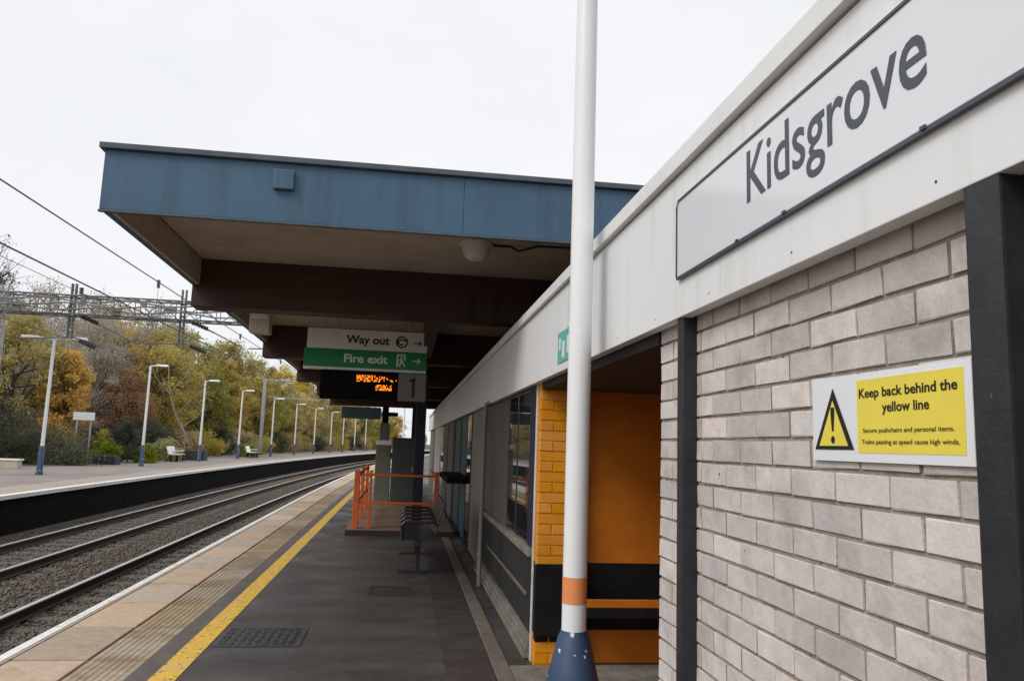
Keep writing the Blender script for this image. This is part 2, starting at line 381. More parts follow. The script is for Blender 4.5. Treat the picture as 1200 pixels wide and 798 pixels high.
# inspection cover set in the asphalt
cov = thing('inspection_cover', 'dark cast-iron inspection cover with raised studs set in the platform asphalt', 'manhole cover', (-1.09, 6.92, 0))
part('frame', 'ironwork', cov, (-1.43, -.75, 6.60, 6.64, .001, .007), (-1.43, -.75, 7.20, 7.24, .001, .007), (-1.43, -1.39, 6.64, 7.20, .001, .007), (-.79, -.75, 6.64, 7.20, .001, .007), bevel=0)
part('plate', 'ironwork', cov, (-1.388, -.792, 6.642, 7.198, .0005, .003), bevel=0)
mst = MB()
for i in range(9):
    for j in range(8):
        x, y = -1.36+i*.0665, 6.68+j*.0685
        if (i+j) % 2: mst.box(x-.024, x+.024, y-.010, y+.010, .003, .009)
        else: mst.box(x-.010, x+.010, y-.024, y+.024, .003, .009)
mst.build('stud_pattern', 'steel_dark', cov, kind='stuff')

cov2 = thing('drain_cover', 'faint dark drain cover set in the asphalt further along the building', 'manhole cover', (-.1, 9.0, 0))
part('frame', 'ironwork', cov2, (-.32, .14, 8.70, 8.74, .001, .006), (-.32, .14, 9.26, 9.30, .001, .006), (-.32, -.28, 8.74, 9.26, .001, .006), (.10, .14, 8.74, 9.26, .001, .006), bevel=0)
mg = MB()
for i in range(9): mg.box(-.27+i*.041, -.25+i*.041, 8.75, 9.25, .001, .005)
mg.build('grating_bar', 'ironwork', cov2)

# tracks
def rail_profile(x):
    return [(x-.035, -.83), (x+.035, -.83), (x+.035, -.866), (x+.011, -.875), (x+.011, -.955), (x+.07, -.975), (x+.07, -.985), (x-.07, -.985), (x-.07, -.975), (x-.011, -.955), (x-.011, -.875), (x-.035, -.866)]
TR = ylist(-10, 180, 3)
for (xa, xb), lab in zip(((-3.72, -5.18), (-6.93, -8.42)), ('railway track nearest the building platform, shiny rails in ballast', 'railway track beside the far platform, shiny rails in ballast')):
    t = thing('railway_track', lab, 'track', ((xa+xb)/2, 0, -1.02), 'railway tracks')
    for x in (xa, xb):
        r = sweep(rail_profile(x), TR).build('rail', 'rail_side', t)
        sweep(rect(x-.0365, x+.0365, -.843, -.826), TR).build('running_surface', 'rail_top', r)
    ms = MB(); ms.box(-1.22, 1.22, -.13, .13, -.12, .03); sme = ms.mesh('sleeper', 'sleeper', bevel=.02)
    for i in range(76):
        y = 4.5+i*.7
        put('sleeper', sme, t, ((xa+xb)/2+curve_x(y), y, -1.03))

# ballast stones, uncountable
def stones(n, xr, yr, zf, smin, smax, seed):
    g = np.random.default_rng(seed); mbv = []; mbf = []
    base = np.array([(1, 0, 0), (-1, 0, 0), (0, 1, 0), (0, -1, 0), (0, 0, 1), (0, 0, -1)], float)
    tri = np.array([(0, 2, 4), (2, 1, 4), (1, 3, 4), (3, 0, 4), (2, 0, 5), (1, 2, 5), (3, 1, 5), (0, 3, 5)])
    u = g.random(n); y = yr[0]+(yr[1]-yr[0])*u**1.6
    x = g.uniform(xr[0], xr[1], n)
    s = g.uniform(smin, smax, n)
    V = base[None]*g.uniform(.6, 1.25, (n, 6, 1)); V = V+g.normal(0, .18, V.shape)
    a = g.uniform(0, 6.28, n); ca, sa = np.cos(a), np.sin(a)
    X = V[:, :, 0]*ca[:, None]-V[:, :, 1]*sa[:, None]; Yv = V[:, :, 0]*sa[:, None]+V[:, :, 1]*ca[:, None]; Z = V[:, :, 2]*.75
    P = np.stack([X, Yv, Z], 2)*s[:, None, None]
    cx = np.maximum(0, y-20)**2/1500
    P += np.stack([x+cx, y, np.array([zf(q) for q in x])], 1)[:, None, :]
    F = (tri[None]+(np.arange(n)*6)[:, None, None]).reshape(-1, 3)
    return P.reshape(-1, 3), F
def bulk(name, P, F, m, parent=None, kind=None):
    me = bpy.data.meshes.new(name); n, k = len(P), F.shape[1]
    me.vertices.add(n); me.vertices.foreach_set('co', np.ascontiguousarray(P, dtype=np.float32).ravel())
    me.loops.add(F.size); me.loops.foreach_set('vertex_index', F.astype(np.int32).ravel())
    me.polygons.add(len(F)); me.polygons.foreach_set('loop_start', np.arange(0, F.size, k, dtype=np.int32))
    me.update(calc_edges=True); me.validate()
    me.materials.append(M[m] if isinstance(m, str) else m)
    o = bpy.data.objects.new(name, me); COL.objects.link(o); o.parent = parent
    if kind: o['kind'] = kind
    return o
P, F = stones(60000, (-9.6, -2.95), (7, 60), lambda q: -1.005, .017, .046, 3)
st = bulk('ballast_stones', P, F, 'stone'); tag(st, 'loose grey-brown ballast stones between and beside the rails', 'ballast', kind='stuff')

# far platform
YF = ylist(-12, 200, 4)
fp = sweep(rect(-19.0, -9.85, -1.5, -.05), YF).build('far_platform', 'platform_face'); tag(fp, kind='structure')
sweep(rect(-9.98, -9.74, -.10, .002), YF).build('white_edge_line', 'white_line', fp)
sweep(rect(-11.2, -9.984, -.06, 0), YF).build('coping_strip', 'far_coping', fp)
sweep(rect(-19.0, -11.2, -.07, 0), YF).build('paved_surface', 'far_paving', fp)

# bank behind the far platform
def noise2(x, y): return .5*math.sin(x*.31+y*.17)+.35*math.sin(x*.13-y*.23+1.7)+.25*math.sin(x*.71+y*.53+.6)
def bank_z(x, y):     # x measured from the platform line
    t = max(0.0, min(1.0, (-18.6-x)/26.0)); e = t*t*(3-2*t)
    return .05+5.2*e+.35*noise2(x, y)*min(1, t*6)
mb = MB(); nx, ny = 26, 60
vs = []; fs = []
for j in range(ny+1):
    y = -12+j*(240/ny)
    for i in range(nx+1):
        x = -18.6-i*3.0; vs.append((x+curve_x(y), y, bank_z(x, y)))
for j in range(ny):
    for i in range(nx): a = j*(nx+1)+i; fs.append((a, a+nx+1, a+nx+2, a+1))
mb.add(vs, fs); bank = mb.build('bank', 'soil', smooth=True); tag(bank, kind='structure')
# grassy bank beyond the near platform
mb = MB(); vs = []; fs = []
for j in range(31):
    y = 42+j*5.0
    for i in range(16):
        x = 9.0+i*3.0; t = i/15; vs.append((x+curve_x(y), y, -.1+4.0*t*t*(3-2*t)+.3*noise2(x, y)*min(1, t*4)))
for j in range(30):
    for i in range(15): a = j*16+i; fs.append((a, a+1, a+17, a+16))
mb.add(vs, fs); tag(mb.build('grass_bank', 'grass', smooth=True), kind='structure')

# ------------------------------------------------------------------ station building
XW, XF = 1.07, 1.0           # brick face, fascia face
bld = thing('station_building', 'low brick station building with deep white fascia and orange-painted porch', 'building', (XW, 0, 0))
BL, BH, JT = .2204, .0797, .0105
brng = random.Random(3)
_bm = {}
def brick_mesh(length, m, var):
    key = (round(length, 3), m, var)
    if key not in _bm:
        q = MB(); q.box(-.035, .05, -(length-JT)/2, (length-JT)/2, -(BH-JT)/2, (BH-JT)/2)
        me = q.mesh('brick', m, bevel=.0016, seg=1)
        r = random.Random(var*17+int(length*1000))
        for v in me.vertices:
            v.co += Vector((r.uniform(-.0012, .0012), r.uniform(-.0028, .0028), r.uniform(-.0026, .0026)))
        _bm[key] = me
    return _bm[key]
loose = {}
def lay(y0, y1, z, x, m='brick', single=True, facing='x', dx=0.0):
    """one brick between y0 and y1 (or x0 and x1 on a wall facing the camera), bed at z"""
    L = y1-y0
    if L < .03: return
    me = brick_mesh(L, m, brng.randrange(5))
    jit = (brng.uniform(-.0016, .0014), 0, brng.uniform(-.001, .001))
    if facing == 'x': loc = (x+.0335+jit[0]+dx, (y0+y1)/2, z+BH/2+jit[2]); rot = (brng.uniform(-.006, .006), brng.uniform(-.009, .009), brng.uniform(-.005, .005))
    else: loc = ((y0+y1)/2, x+.0335+jit[0], z+BH/2+jit[2]); rot = (0, 0, PI/2)
    if single: put('brick', me, bld, loc, rot)
    else:
        Mx = Matrix.Translation(Vector(loc)-Vector(bld.location)) @ Matrix.Rotation(rot[2], 4, 'Z')
        q = loose.setdefault(m, MB()); q.add([Mx @ v.co for v in me.vertices], [tuple(p.vertices) for p in me.polygons])
Z0 = 1.696-21*BH             # bed joints line up with the photo's courses
JY0 = 1.807*XW
def course(k, y0, y1, single, m='brick'):
    z = Z0+k*BH
    ph = JY0 if (k % 2 == 0) else JY0+BL/2
    i0 = math.floor((y0-ph)/BL); y = ph+i0*BL
    while y < y1-.001:
        a, b = max(y, y0), min(y+BL, y1)
        if b-a > .03: lay(a, b, z, XW, m, single)
        y += BL
for k in range(0, 27):
    if Z0+(k+1)*BH > 2.215: break
    course(k, 1.20, 2.815, Z0+k*BH > .72)
# pier left of the black post
for k in range(0, 27):
    z = Z0+k*BH
    if z+BH > 2.215: break
    sg = z > .72
    if k % 2: lay(2.815, 3.005, z, XW, 'brick', sg); lay(3.005, 3.16, z, XW, 'brick', sg)
    else: lay(2.815, 2.905, z, XW, 'brick', sg); lay(2.905, 3.16, z, XW, 'brick', sg)
part('mortar_backing', 'mortar', bld, (XW+.0048, 1.32, 1.10, 3.155, .0, 2.24), bevel=0)
# porch: return wall at Y 6 faces the camera, orange with black bands
for k in range(0, 27):
    z = Z0+k*BH
    if z+BH > 2.3: break
    if z+BH < 0: continue
    x = XW-.02+(0 if k % 2 else -BL/2); xe = 1.39
    while x < xe:
        a, b = max(x, XW-.02), min(x+BL, xe)
        black = .22 < z+BH/2 < .77
        if b-a > .03: lay(a, b, z, 6.0, 'orange_brick' if not black else 'black_paint', (not black) and z > .02, 'y')
        x += BL
part('porch_mortar', 'orange_paint', bld, (XW-.012, 1.384, 6.0035, 6.16, .762, 2.24), (XW-.012, 1.384, 6.0035, 6.16, 0, .232), bevel=0)
part('porch_mortar', 'black_paint', bld, (XW-.012, 1.384, 6.004, 6.16, .2325, .7615), bevel=0)
part('porch_inner_wall', 'orange_shaded', bld, (1.386, 2.45, 6.13, 6.22, .755, 2.24), (1.386, 2.45, 6.13, 6.22, 0, .245), bevel=0)
part('porch_dado', 'black_paint', bld, (1.386, 2.45, 6.125, 6.22, .246, .754), bevel=.002)
part('porch_back_wall', 'orange_shaded', bld, (2.40, 2.5, 3.16, 6.12, 0, 2.24), bevel=0)
part('porch_near_wall', 'orange_paint', bld, (1.32, 2.40, 3.0, 3.15, 0, 2.24), bevel=0)
part('porch_ceiling', 'dark_wood', bld, (XF+.06, 2.5, 3.165, 5.995, 2.10, 2.28), bevel=0)
part('porch_floor', 'plinth', bld, (.87, 2.4, 3.16, 5.995, .0, .02), bevel=.004)
part('dado_board', 'black_paint', bld, (XW-.03, 1.395, 5.955, 5.975, .235, .765), bevel=.003)
part('bench_board', 'black_paint', bld, (1.40, 2.40, 5.80, 6.12, .40, .476), bevel=.006)
part('bench_rail', 'orange_shaded', bld, (1.40, 2.40, 5.80, 5.83, .478, .535), bevel=.004)
for m, q in loose.items():
    o = bpy.data.objects.new('lower_brickwork', q.mesh('lower_brickwork', m)); COL.objects.link(o); o.parent = bld; o['kind'] = 'stuff'

# black posts, plinth
part('post', 'post_black', bld, (XF+.002, XW+.05, 1.165, 1.2534, 0, 2.235), bevel=.006)
part('post', 'post_black', bld, (1.012, XW+.004, 2.742, 2.803, 0, 2.235), bevel=.006)
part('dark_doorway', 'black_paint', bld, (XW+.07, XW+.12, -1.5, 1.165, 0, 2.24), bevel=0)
mp_ = MB(); mp_.hexa([(.955, 1.30, 0), (XW+.03, 1.30, 0), (XW+.03, 3.30, 0), (.955, 3.30, 0)], [(.965, 1.30, .70), (XW+.03, 1.30, .725), (XW+.03, 3.27, .725), (.965, 3.27, .70)])
mp_.build('plinth', 'moss_stone', bld, bevel=.012)

# fascia boards and trim
fy = [-3.0, .55, 4.25, 7.9, 11.5, 15.2, 18.9, 22.6, 26.3, 30.0, 33.0]
for a, b in zip(fy[:-1], fy[1:]):
    part('fascia_board', 'white_paint', bld, (XF, XF+.05, a+.0015, b-.0015, 2.15, 2.706), bevel=.003)
    part('fascia_trim', 'white_trim', bld, (XF-.028, XF+.06, a+.001, b-.001, 2.716, 2.787), bevel=.003)
part('painted_shadow_line', 'black_paint', bld, (XF+.012, XF+.05, -3, 33, 2.7065, 2.7155), bevel=0)  # black strip painting in the shadow line under the trim
part('soffit_strip', 'sign_grey', bld, (XF+.0505, XW+.3, -3.0, 3.0, 2.242, 2.26), (XF+.0505, XW+.3, 6.17, 33.0, 2.242, 2.26), bevel=0)
# fixing screws along the lower edge
for i in range(12):
    y = .75+i*.57
    q = MB(); q.bar((XF-.0015, y, 2.187), (XF+.001, y, 2.187), .003, n=8); q.build('screw_head', 'panel_black', bld)
part('roof_deck', 'dark_wood', bld, (XF+.065, 7.0, -3.0, 33.0, 2.66, 2.74), bevel=0)
part('rear_wall', 'mortar', bld, (6.8, 7.0, -3.0, 33.0, 0, 2.66), (1.4, 6.8, 32.8, 33.0, 0, 2.66), (1.4, 6.8, -3.0, -2.8, 0, 2.66), bevel=0)
part('inner_wall', 'dark_wood', bld, (1.75, 1.85, 6.2, 32.8, 0, 2.64), (2.52, 2.6, 2.9, 6.2, 0, 2.64), (1.33, 1.40, -2.8, 3.0, 0, 2.64), bevel=0)

# window bays beyond the porch
X0 = XW
def bay(y0, y1, z0, z1, m, name, dx=0.0, th=.05): return part(name, m, bld, (X0+dx, X0+dx+th, y0, y1, z0, z1), bevel=.004)
bay(6.17, 6.22, 0, 2.24, 'brick', 'porch_corner', -.02, .1)
bay(6.225, 6.58, .78, 2.24, 'navy', 'window_frame', -.008, .08)
bay(7.24, 7.32, .84, 2.24, 'navy', 'mullion', -.005, .07)
bay(7.86, 7.95, .84, 2.24, 'panel_black', 'mullion', -.005, .07)
bay(6.585, 7.235, .86, 2.20, 'glass', 'window_pane', -.006, .01)
bay(7.325, 7.855, .86, 2.20, 'glass', 'window_pane', -.006, .01)
part('window_sill', 'plinth', bld, (X0-.05, X0+.10, 6.24, 10.5, .775, .835), bevel=.01)
for i in range(6):       # dark panels under the windows
    a = 6.235+i*.71
    bay(a, a+.705, .16, .77, 'panel_black', 'under_window_panel', RND.uniform(0, .006), .05)
part('trim_bar', 'ribbed', bld, (X0-.02, X0-.002, 6.5, 9.6, .43, .46), bevel=.004)
for i in range(3):
    part('plinth_board', 'plinth', bld, (X0-.04-.014*(2-i), X0+.05, 6.23, 10.5, .005+i*.051, .054+i*.051), bevel=.006)
q = MB()
n = 30
for i in range(n):
    a = 7.955+(10.35-7.955)*i/n; w = (10.35-7.955)/n
    q.hexa([(X0, a+.002, .84), (X0+.05, a, .84), (X0+.05, a+w, .84), (X0, a+w*.55, .84)], [(X0, a+.002, 2.22), (X0+.05, a, 2.22), (X0+.05, a+w, 2.22), (X0, a+w*.55, 2.22)])
q.build('roller_shutter', 'ribbed', bld)
bay(10.36, 10.75, 0, 2.24, 'panel_black', 'wall_panel')
bay(10.8, 12.35, .02, 2.22, 'door_grey', 'door', .0, .06)
bay(12.36, 12.45, 0, 2.24, 'navy', 'door_frame', -.01, .08)
bay(12.455, 13.2, .1, 2.24, 'glass', 'window_pane', -.006, .01)
bay(13.205, 13.35, 0, 2.24, 'navy', 'door_frame', -.01, .08)
bay(13.355, 14.7, .05, 2.22, 'teal', 'door', .0, .05)
bay(14.705, 14.85, 0, 2.24, 'navy', 'door_frame', -.01, .08)
bay(14.855, 16.6, .05, 2.22, 'teal', 'door', .01, .05)
bay(16.605, 17.3, 0, 2.24, 'panel_black', 'wall_panel')
bay(17.305, 19.2, 0, 2.24, 'ribbed', 'wall_panel')
bay(19.205, 19.4, 0, 2.24, 'navy', 'door_frame', -.01, .08)
bay(19.405, 21.5, 0, 2.24, 'ribbed', 'wall_panel')
bay(21.505, 23.4, .1, 2.22, 'glass', 'window_pane', .01, .02)
bay(23.405, 27.5, 0, 2.24, 'white_trim', 'wall_panel')
bay(27.505, 32.8, 0, 2.24, 'ribbed', 'wall_panel')
# white downpipe
q = MB(); q.bar((.955, 9.35, .0), (.955, 9.35, 2.12), .026, n=12); q.bar((.955, 9.35, 2.12), (1.05, 9.35, 2.2), .026, n=12)
for z in (.35, 1.2, 2.0): q.lathe(.955, 9.35, [(.034, z), (.034, z+.05)], 12)
q.build('downpipe', 'door_grey', bld, smooth=True)

# ------------------------------------------------------------------ canopy
CY0, CY1, CXL, CXR, SL = 6.32, 28.0, -2.5, 3.6, .019
def cz(y): return -SL*(y-CY0)
can = thing('platform_canopy', 'flat-roofed platform canopy with blue fascia and dark brown cross beams', 'canopy', (0, CY0, 0))
def slab_box(name, m, x0, x1, y0, y1, z0, z1, parent=can, bevel=.006):
    q = MB(); a, b = cz(y0), cz(y1)
    q.hexa([(x0, y0, z0+a), (x1, y0, z0+a), (x1, y1, z0+b), (x0, y1, z0+b)], [(x0, y0, z1+a), (x1, y0, z1+a), (x1, y1, z1+b), (x0, y1, z1+b)])
    return q.build(name, m, parent, bevel=bevel)
for a, b in ((-2.5, .395), (.3965, 3.6)):
    slab_box('fascia_panel', 'blue_fascia', a, b, CY0, CY0+.05, 3.40, 3.895)
ny_ = 6
for i in range(ny_):
    a = CY0+.052+(CY1-CY0-.05)*i/ny_; b = CY0+.05+(CY1-CY0-.05)*(i+1)/ny_
    slab_box('fascia_panel', 'blue_fascia', CXL, CXL+.05, a, b, 3.40, 3.895)
slab_box('fascia_panel', 'blue_fascia', CXL+.052, CXR, CY1-.05, CY1, 3.40, 3.895)
slab_box('inner_lining', 'soffit', CXL+.052, CXL+.09, CY0+.06, CY1-.06, 3.405, 3.70, bevel=.003)
slab_box('inner_lining', 'soffit', CXL+.092, CXR, CY0+.052, CY0+.085, 3.405, 3.70, bevel=.003)
slab_box('coping_trim', 'blue_trim', CXL-.035, CXR, CY0-.04, CY0+.10, 3.897, 3.945)
slab_box('coping_trim', 'blue_trim', CXL-.035, CXL+.09, CY0+.102, CY1+.03, 3.897, 3.945)
slab_box('drip_edge', 'blue_trim', CXL-.006, CXR, CY0-.010, CY0+.03, 3.382, 3.3985, bevel=.003)
slab_box('roof_deck', 'dark_wood', CXL+.06, CXR, CY0+.11, CY1-.06, 3.73, 3.90, bevel=0)
BY = [9.04, 13.55, 17.85, 21.9, 25.85]
edges_ = [CY0+.09]+BY+[CY1-.06]
for a, b in zip(edges_[:-1], edges_[1:]):     # soffit sheets between the beams, with a joint every 1.2 m
    ya = a+(.302 if a > 9 else .002)
    while ya < b-.05:
        yb = min(ya+.72, b-.002)
        slab_box('soffit_board', 'soffit', CXL+.095, CXR-.01, ya, yb-.004, 3.705+RND.uniform(-.003, .003), 3.728, bevel=.002)
        ya = yb
for y in BY:
    slab_box('beam', 'beam', CXL+.01, CXR-.02, y, y+.30, 3.155, 3.703, bevel=.008)
# light strip along the underside of the beam ends and cleats on the first beam
for x in (.70, .98):
    slab_box('beam_cleat', 'dark_wood', x, x+.035, BY[0]-.022, BY[0]-.002, 3.12, 3.46, bevel=.003)
slab_box('conduit', 'dark_wood', -.1, 1.0, 8.985, 9.01, 3.118, 3.148, bevel=.004)
slab_box('added_boarding', 'dark_wood', 3.42, 3.5, CY0+.3, CY1-.1, 2.72, 3.70, bevel=0)  # dark boarding added to keep light from entering on the right
slab_box('added_boarding', 'dark_wood', 1.45, 3.41, CY0+2.70, CY0+2.715, 2.76, 3.70, bevel=0)
slab_box('junction_box', 'blue_fascia', -1.175, -1.01, CY0-.045, CY0-.003, 3.665, 3.83, bevel=.008)
for y in (15.5, 25.0):
    q = MB(); q.box(.205, .40, y-.1, y+.1, 0, 3.30); q.box(.16, .445, y-.14, y+.14, 0, .06)
    q.build('column', 'navy', can, bevel=.008)
    slab_box('longitudinal_beam', 'beam', .22, .38, y-.8, y+.8, 3.2, 3.70) if False else None
slab_box('longitudinal_beam', 'beam', .22, .385, BY[0]+.305, CY1-.08, 3.25, 3.70, bevel=.006)

lamp = thing('bulkhead_light', 'unlit round bulkhead light under the canopy soffit behind the blue fascia', 'light', (.62, 7.62, 3.68))
q = MB(); q.lathe(.62, 7.62, [(.16, 3.645), (.17, 3.66), (.17, 3.678)], 24); q.build('base', 'cream_box', lamp, smooth=True)
q = MB(); q.lathe(.62, 7.62, [(.035, 3.495), (.08, 3.505), (.115, 3.535), (.135, 3.58), (.145, 3.644)], 24); q.build('bowl', 'bowl', lamp, smooth=True)
q = MB(); q.tube([(.79, 7.62, 3.665), (.98, 7.62, 3.665), (1.05, 7.6, 3.62), (1.25, 7.55, 3.67), (2.2, 7.5, 3.675)], .012, 6); q.build('cable', 'dark_wood', lamp)

spk = thing('loudspeaker', 'cream box loudspeaker hanging under the canopy left of the way out sign', 'loudspeaker', (-1.88, 10.0, 3.6))
part('cabinet', 'cream_box', spk, (-2.01, -1.76, 9.92, 10.14, 2.95, 3.27), bevel=.012)
part('bracket', 'galv', spk, (-1.90, -1.87, 10.0, 10.03, 3.27, 3.63), bevel=.003)
part('grille', 'sign_grey', spk, (-1.98, -1.79, 9.905, 9.922, 3.13, 3.24), bevel=.004)
part('badge', 'case_black', spk, (-1.985, -1.955, 9.898, 9.906, 3.2, 3.225), (-1.89, -1.86, 9.898, 9.906, 3.19, 3.215), bevel=0)

# ------------------------------------------------------------------ hanging signs
SY = 12.0
ws = thing('way_out_sign', 'hanging white and green sign reading Way out and Fire exit', 'sign', (-.65, SY, 3.4))
part('white_panel', 'sign_grey', ws, (-1.555, .275, SY, SY+.10, 3.035, 3.345), bevel=.004)
part('green_panel', 'sign_green', ws, (-1.59, .275, SY, SY+.10, 2.755, 3.032), bevel=.004)
part('bottom_rail', 'sign_grey', ws, (-1.59, .275, SY-.01, SY+.11, 2.715, 2.753), bevel=.004)
q = MB()
for x in (-1.3, 0.0): q.bar((x, SY+.05, 3.34), (x, SY+.05, 3.62), .014, n=8)
q.build('hanger', 'galv', ws)
def on_sign(x, z): return lambda u, v, d: (x+u, SY-.001-d, z+v)
def disc(mb, cx, cz_, r, y, n=20, r_in=0, a0=0, a1=2*PI):
    vs = []; m_ = n
    for i in range(m_+1):
        t = a0+(a1-a0)*i/m_; vs += [(cx+r*math.cos(t), y, cz_+r*math.sin(t)), (cx+r_in*math.cos(t), y, cz_+r_in*math.sin(t))]
    mb.add(vs, [(2*i, 2*i+1, 2*i+3, 2*i+2) for i in range(m_)])
def arrow(mb, x, z, s, y):
    mb.box(x-s, x+s*.75, y-.002, y, z-s*.13, z+s*.13)
    for sg in (1, -1):
        mb.add([(x+s, y-.003, z), (x+s*.7, y-.003, z), (x+s*.1, y-.003, z+sg*s*.62), (x+s*.32, y-.003, z+sg*s*.75)], [(0, 1, 2, 3) if sg > 0 else (3, 2, 1, 0)])
lettering('lettering', 'Way out', 'ink', ws, on_sign(-.97, 3.135), .66, cap=.125, weight=.028)
q = MB(); disc(q, -.12, 3.185, .094, SY-.002, 24, .070); disc(q, -.13, 3.185, .052, SY-.002, 16, .030, .6, 5.7); q.box(-.20, -.178, SY-.003, SY-.001, 3.14, 3.23); q.box(-.10, -.055, SY-.003, SY-.001, 3.20, 3.225)
q.build('symbol', 'ink', ws)
q = MB(); arrow(q, .13, 3.175, .062, SY-.001); q.build('arrow', 'ink', ws)
lettering('lettering', 'Fire exit', 'sign_white', ws, on_sign(-.985, 2.84), .66, cap=.125, weight=.028)
q = MB()   # running figure and door
q.box(-.185, -.16, SY-.003, SY-.001, 2.80, 3.0); q.box(-.16, -.06, SY-.003, SY-.001, 2.975, 3.0); q.box(-.075, -.05, SY-.003, SY-.001, 2.90, 3.0)
disc(q, -.115, 2.95, .016, SY-.002, 12); q.box(-.13, -.10, SY-.003, SY-.001, 2.865, 2.93)
q.add([(-.15, SY-.002, 2.905), (-.08, SY-.002, 2.885), (-.08, SY-.002, 2.90), (-.15, SY-.002, 2.92)], [(0, 1, 2, 3)])
q.add([(-.13, SY-.002, 2.875), (-.15, SY-.002, 2.80), (-.132, SY-.002, 2.80), (-.11, SY-.002, 2.875)], [(0, 1, 2, 3)])
q.add([(-.115, SY-.002, 2.875), (-.085, SY-.002, 2.835), (-.05, SY-.002, 2.80), (-.05, SY-.002, 2.82), (-.07, SY-.002, 2.85), (-.098, SY-.002, 2.88)], [(0, 1, 2, 3, 4, 5)])
q.build('symbol', 'sign_white', ws)
q = MB(); arrow(q, .12, 2.90, .062, SY-.001); q.build('arrow', 'sign_white', ws)

ds = thing('departure_display', 'black departure display with orange LED rows and platform number 1', 'display', (-.5, SY+.05, 2.7))
part('case', 'case_black', ds, (-1.32, -.145, SY+.0, SY+.22, 2.27, 2.705), bevel=.008)
part('number_panel', 'panel_one', ds, (-.142, .285, SY-.005, SY+.20, 2.28, 2.705), bevel=.004)
q = MB(); q.box(.07, .115, SY-.008, SY-.0055, 2.335, 2.635); q.box(.025, .07, SY-.008, SY-.0055, 2.575, 2.61); q.build('number', 'ink', ds)
g = random.Random(11); q = MB(); dp = .0175
def led_block(x0, x1, z0, rows, dens):
    x = x0
    while x < x1:
        colr = g.random()
        for r in range(rows):
            if g.random() < dens*(1.1 if .25 < colr < .9 else .55):
                q.box(x-.0068, x+.0068, SY-.003, SY-.0005, z0+r*dp-.0068, z0+r*dp+.0068)
        x += dp
led_block(-.77, -.50, 2.555, 6, .60); led_block(-.50, -.30, 2.56, 5, .5); led_block(-.28, -.17, 2.565, 2, .6)
led_block(-.475, -.235, 2.43, 5, .72)
q.build('led_dots', 'led', ds, kind='stuff')
q = MB()
for x in (-1.1, -.3): q.bar((x, SY+.15, 2.70), (x, SY+.15, 3.62), .014, n=8)
q.build('hanger', 'galv', ds)

# name board on the fascia
BX = XF-.014
nb = thing('station_name_board', 'pale grey station name board reading Kidsgrove on the white fascia', 'sign', (BX, 1.72, 2.294))
part('board', 'board_grey', nb, (BX, XF-.004, .70, 2.742, 2.300, 2.596), bevel=.002)
bx0, bx1 = BX-.004, BX-.0005
part('border', 'ink_slate', nb, (bx0, bx1, .72, 2.722, 2.588, 2.596), bevel=0)
part('border', 'ink_slate', nb, (BX-.001, XF-.004, .70, 2.745, 2.2895, 2.2995), bevel=0)
part('border', 'ink_slate', nb, (bx0, bx1, 2.734, 2.742, 2.2995, 2.570), bevel=0)
part('border', 'ink_slate', nb, (bx0, bx1, .70, .708, 2.2995, 2.57), bevel=0)
q = MB(); q.add([(bx0, 2.742, 2.570), (bx0, 2.734, 2.566), (bx0, 2.716, 2.588), (bx0, 2.722, 2.596)], [(0, 1, 2, 3)]); q.build('border', 'ink_slate', nb)
lettering('lettering', 'Kidsgrove', 'ink_slate', nb, lambda u, v, d: (BX-.001-d, 2.128-u, 2.398+v), .815, cap=.158, weight=.006, depth=.0006)
for y in (2.2, 1.9, 1.33):
    q = MB(); q.box(BX-.005, BX-.0005, y-.008, y+.008, 2.296, 2.304); q.build('clip', 'ink_slate', nb)

# warning sign on the brick wall
KX = 1.0595
ks = thing('warning_sign', 'white and yellow warning sign reading Keep back behind the yellow line', 'sign', (KX, 1.6, 1.64))
part('panel', 'sign_white', ks, (KX, KX+.004, 1.325, 1.905, 1.640, 1.846), bevel=.0008)
part('yellow_panel', 'sign_yellow', ks, (KX-.0008, KX-.0002, 1.345, 1.702, 1.661, 1.831), bevel=0)
part('wall_batten', 'galv', ks, (KX+.0042, KX+.012, 1.335, 1.89, 1.66, 1.69), (KX+.0042, KX+.012, 1.335, 1.89, 1.79, 1.82), bevel=0)
def on_wall(y, z, e=.0015): return lambda u, v, d: (KX-e-d*.3, y-u, z+v)
q = MB()
def tri_frame(mb, s, zoff, e, yc=1.805):
    pts = [(yc+.088*s, 1.668+zoff), (yc-.088*s, 1.668+zoff), (yc, 1.668+zoff+.152*s)]
    mb.add([(KX-e, y, z) for y, z in pts], [(0, 1, 2)])
tri_frame(q, 1.0, 0, .0016); q.build('triangle_border', 'ink', ks)
q = MB(); tri_frame(q, .74, .009, .0026); q.build('triangle', 'sign_yellow', ks)
q = MB(); q.add([(KX-.0036, 1.805+a, z) for a, z in ((.004, 1.713), (-.004, 1.713), (-.0085, 1.758), (-.0085, 1.772), (.0085, 1.772), (.0085, 1.758))], [(0, 1, 2, 3, 4, 5)])
q.add([(KX-.0036, 1.805+.0085*math.cos(t), 1.692+.0095*math.sin(t)) for t in np.linspace(2*PI, 0, 15)[:-1]], [tuple(range(14))])
q.build('exclamation_mark', 'ink', ks)
lettering('lettering', 'Keep back behind the', 'ink', ks, on_wall(1.692, 1.789), .330, cap=.021, weight=.02, depth=.001)
lettering('lettering', 'yellow line', 'ink', ks, on_wall(1.604, 1.754), .158, cap=.021, weight=.02, depth=.001)
lettering('lettering', 'Secure pushchairs and personal items.', 'ink_brown', ks, on_wall(1.679, 1.708), .304, cap=.0098, weight=.01, depth=.001)
lettering('lettering', 'Trains passing at speed cause high winds.', 'ink_brown', ks, on_wall(1.685, 1.682), .324, cap=.0098, weight=.01, depth=.001)

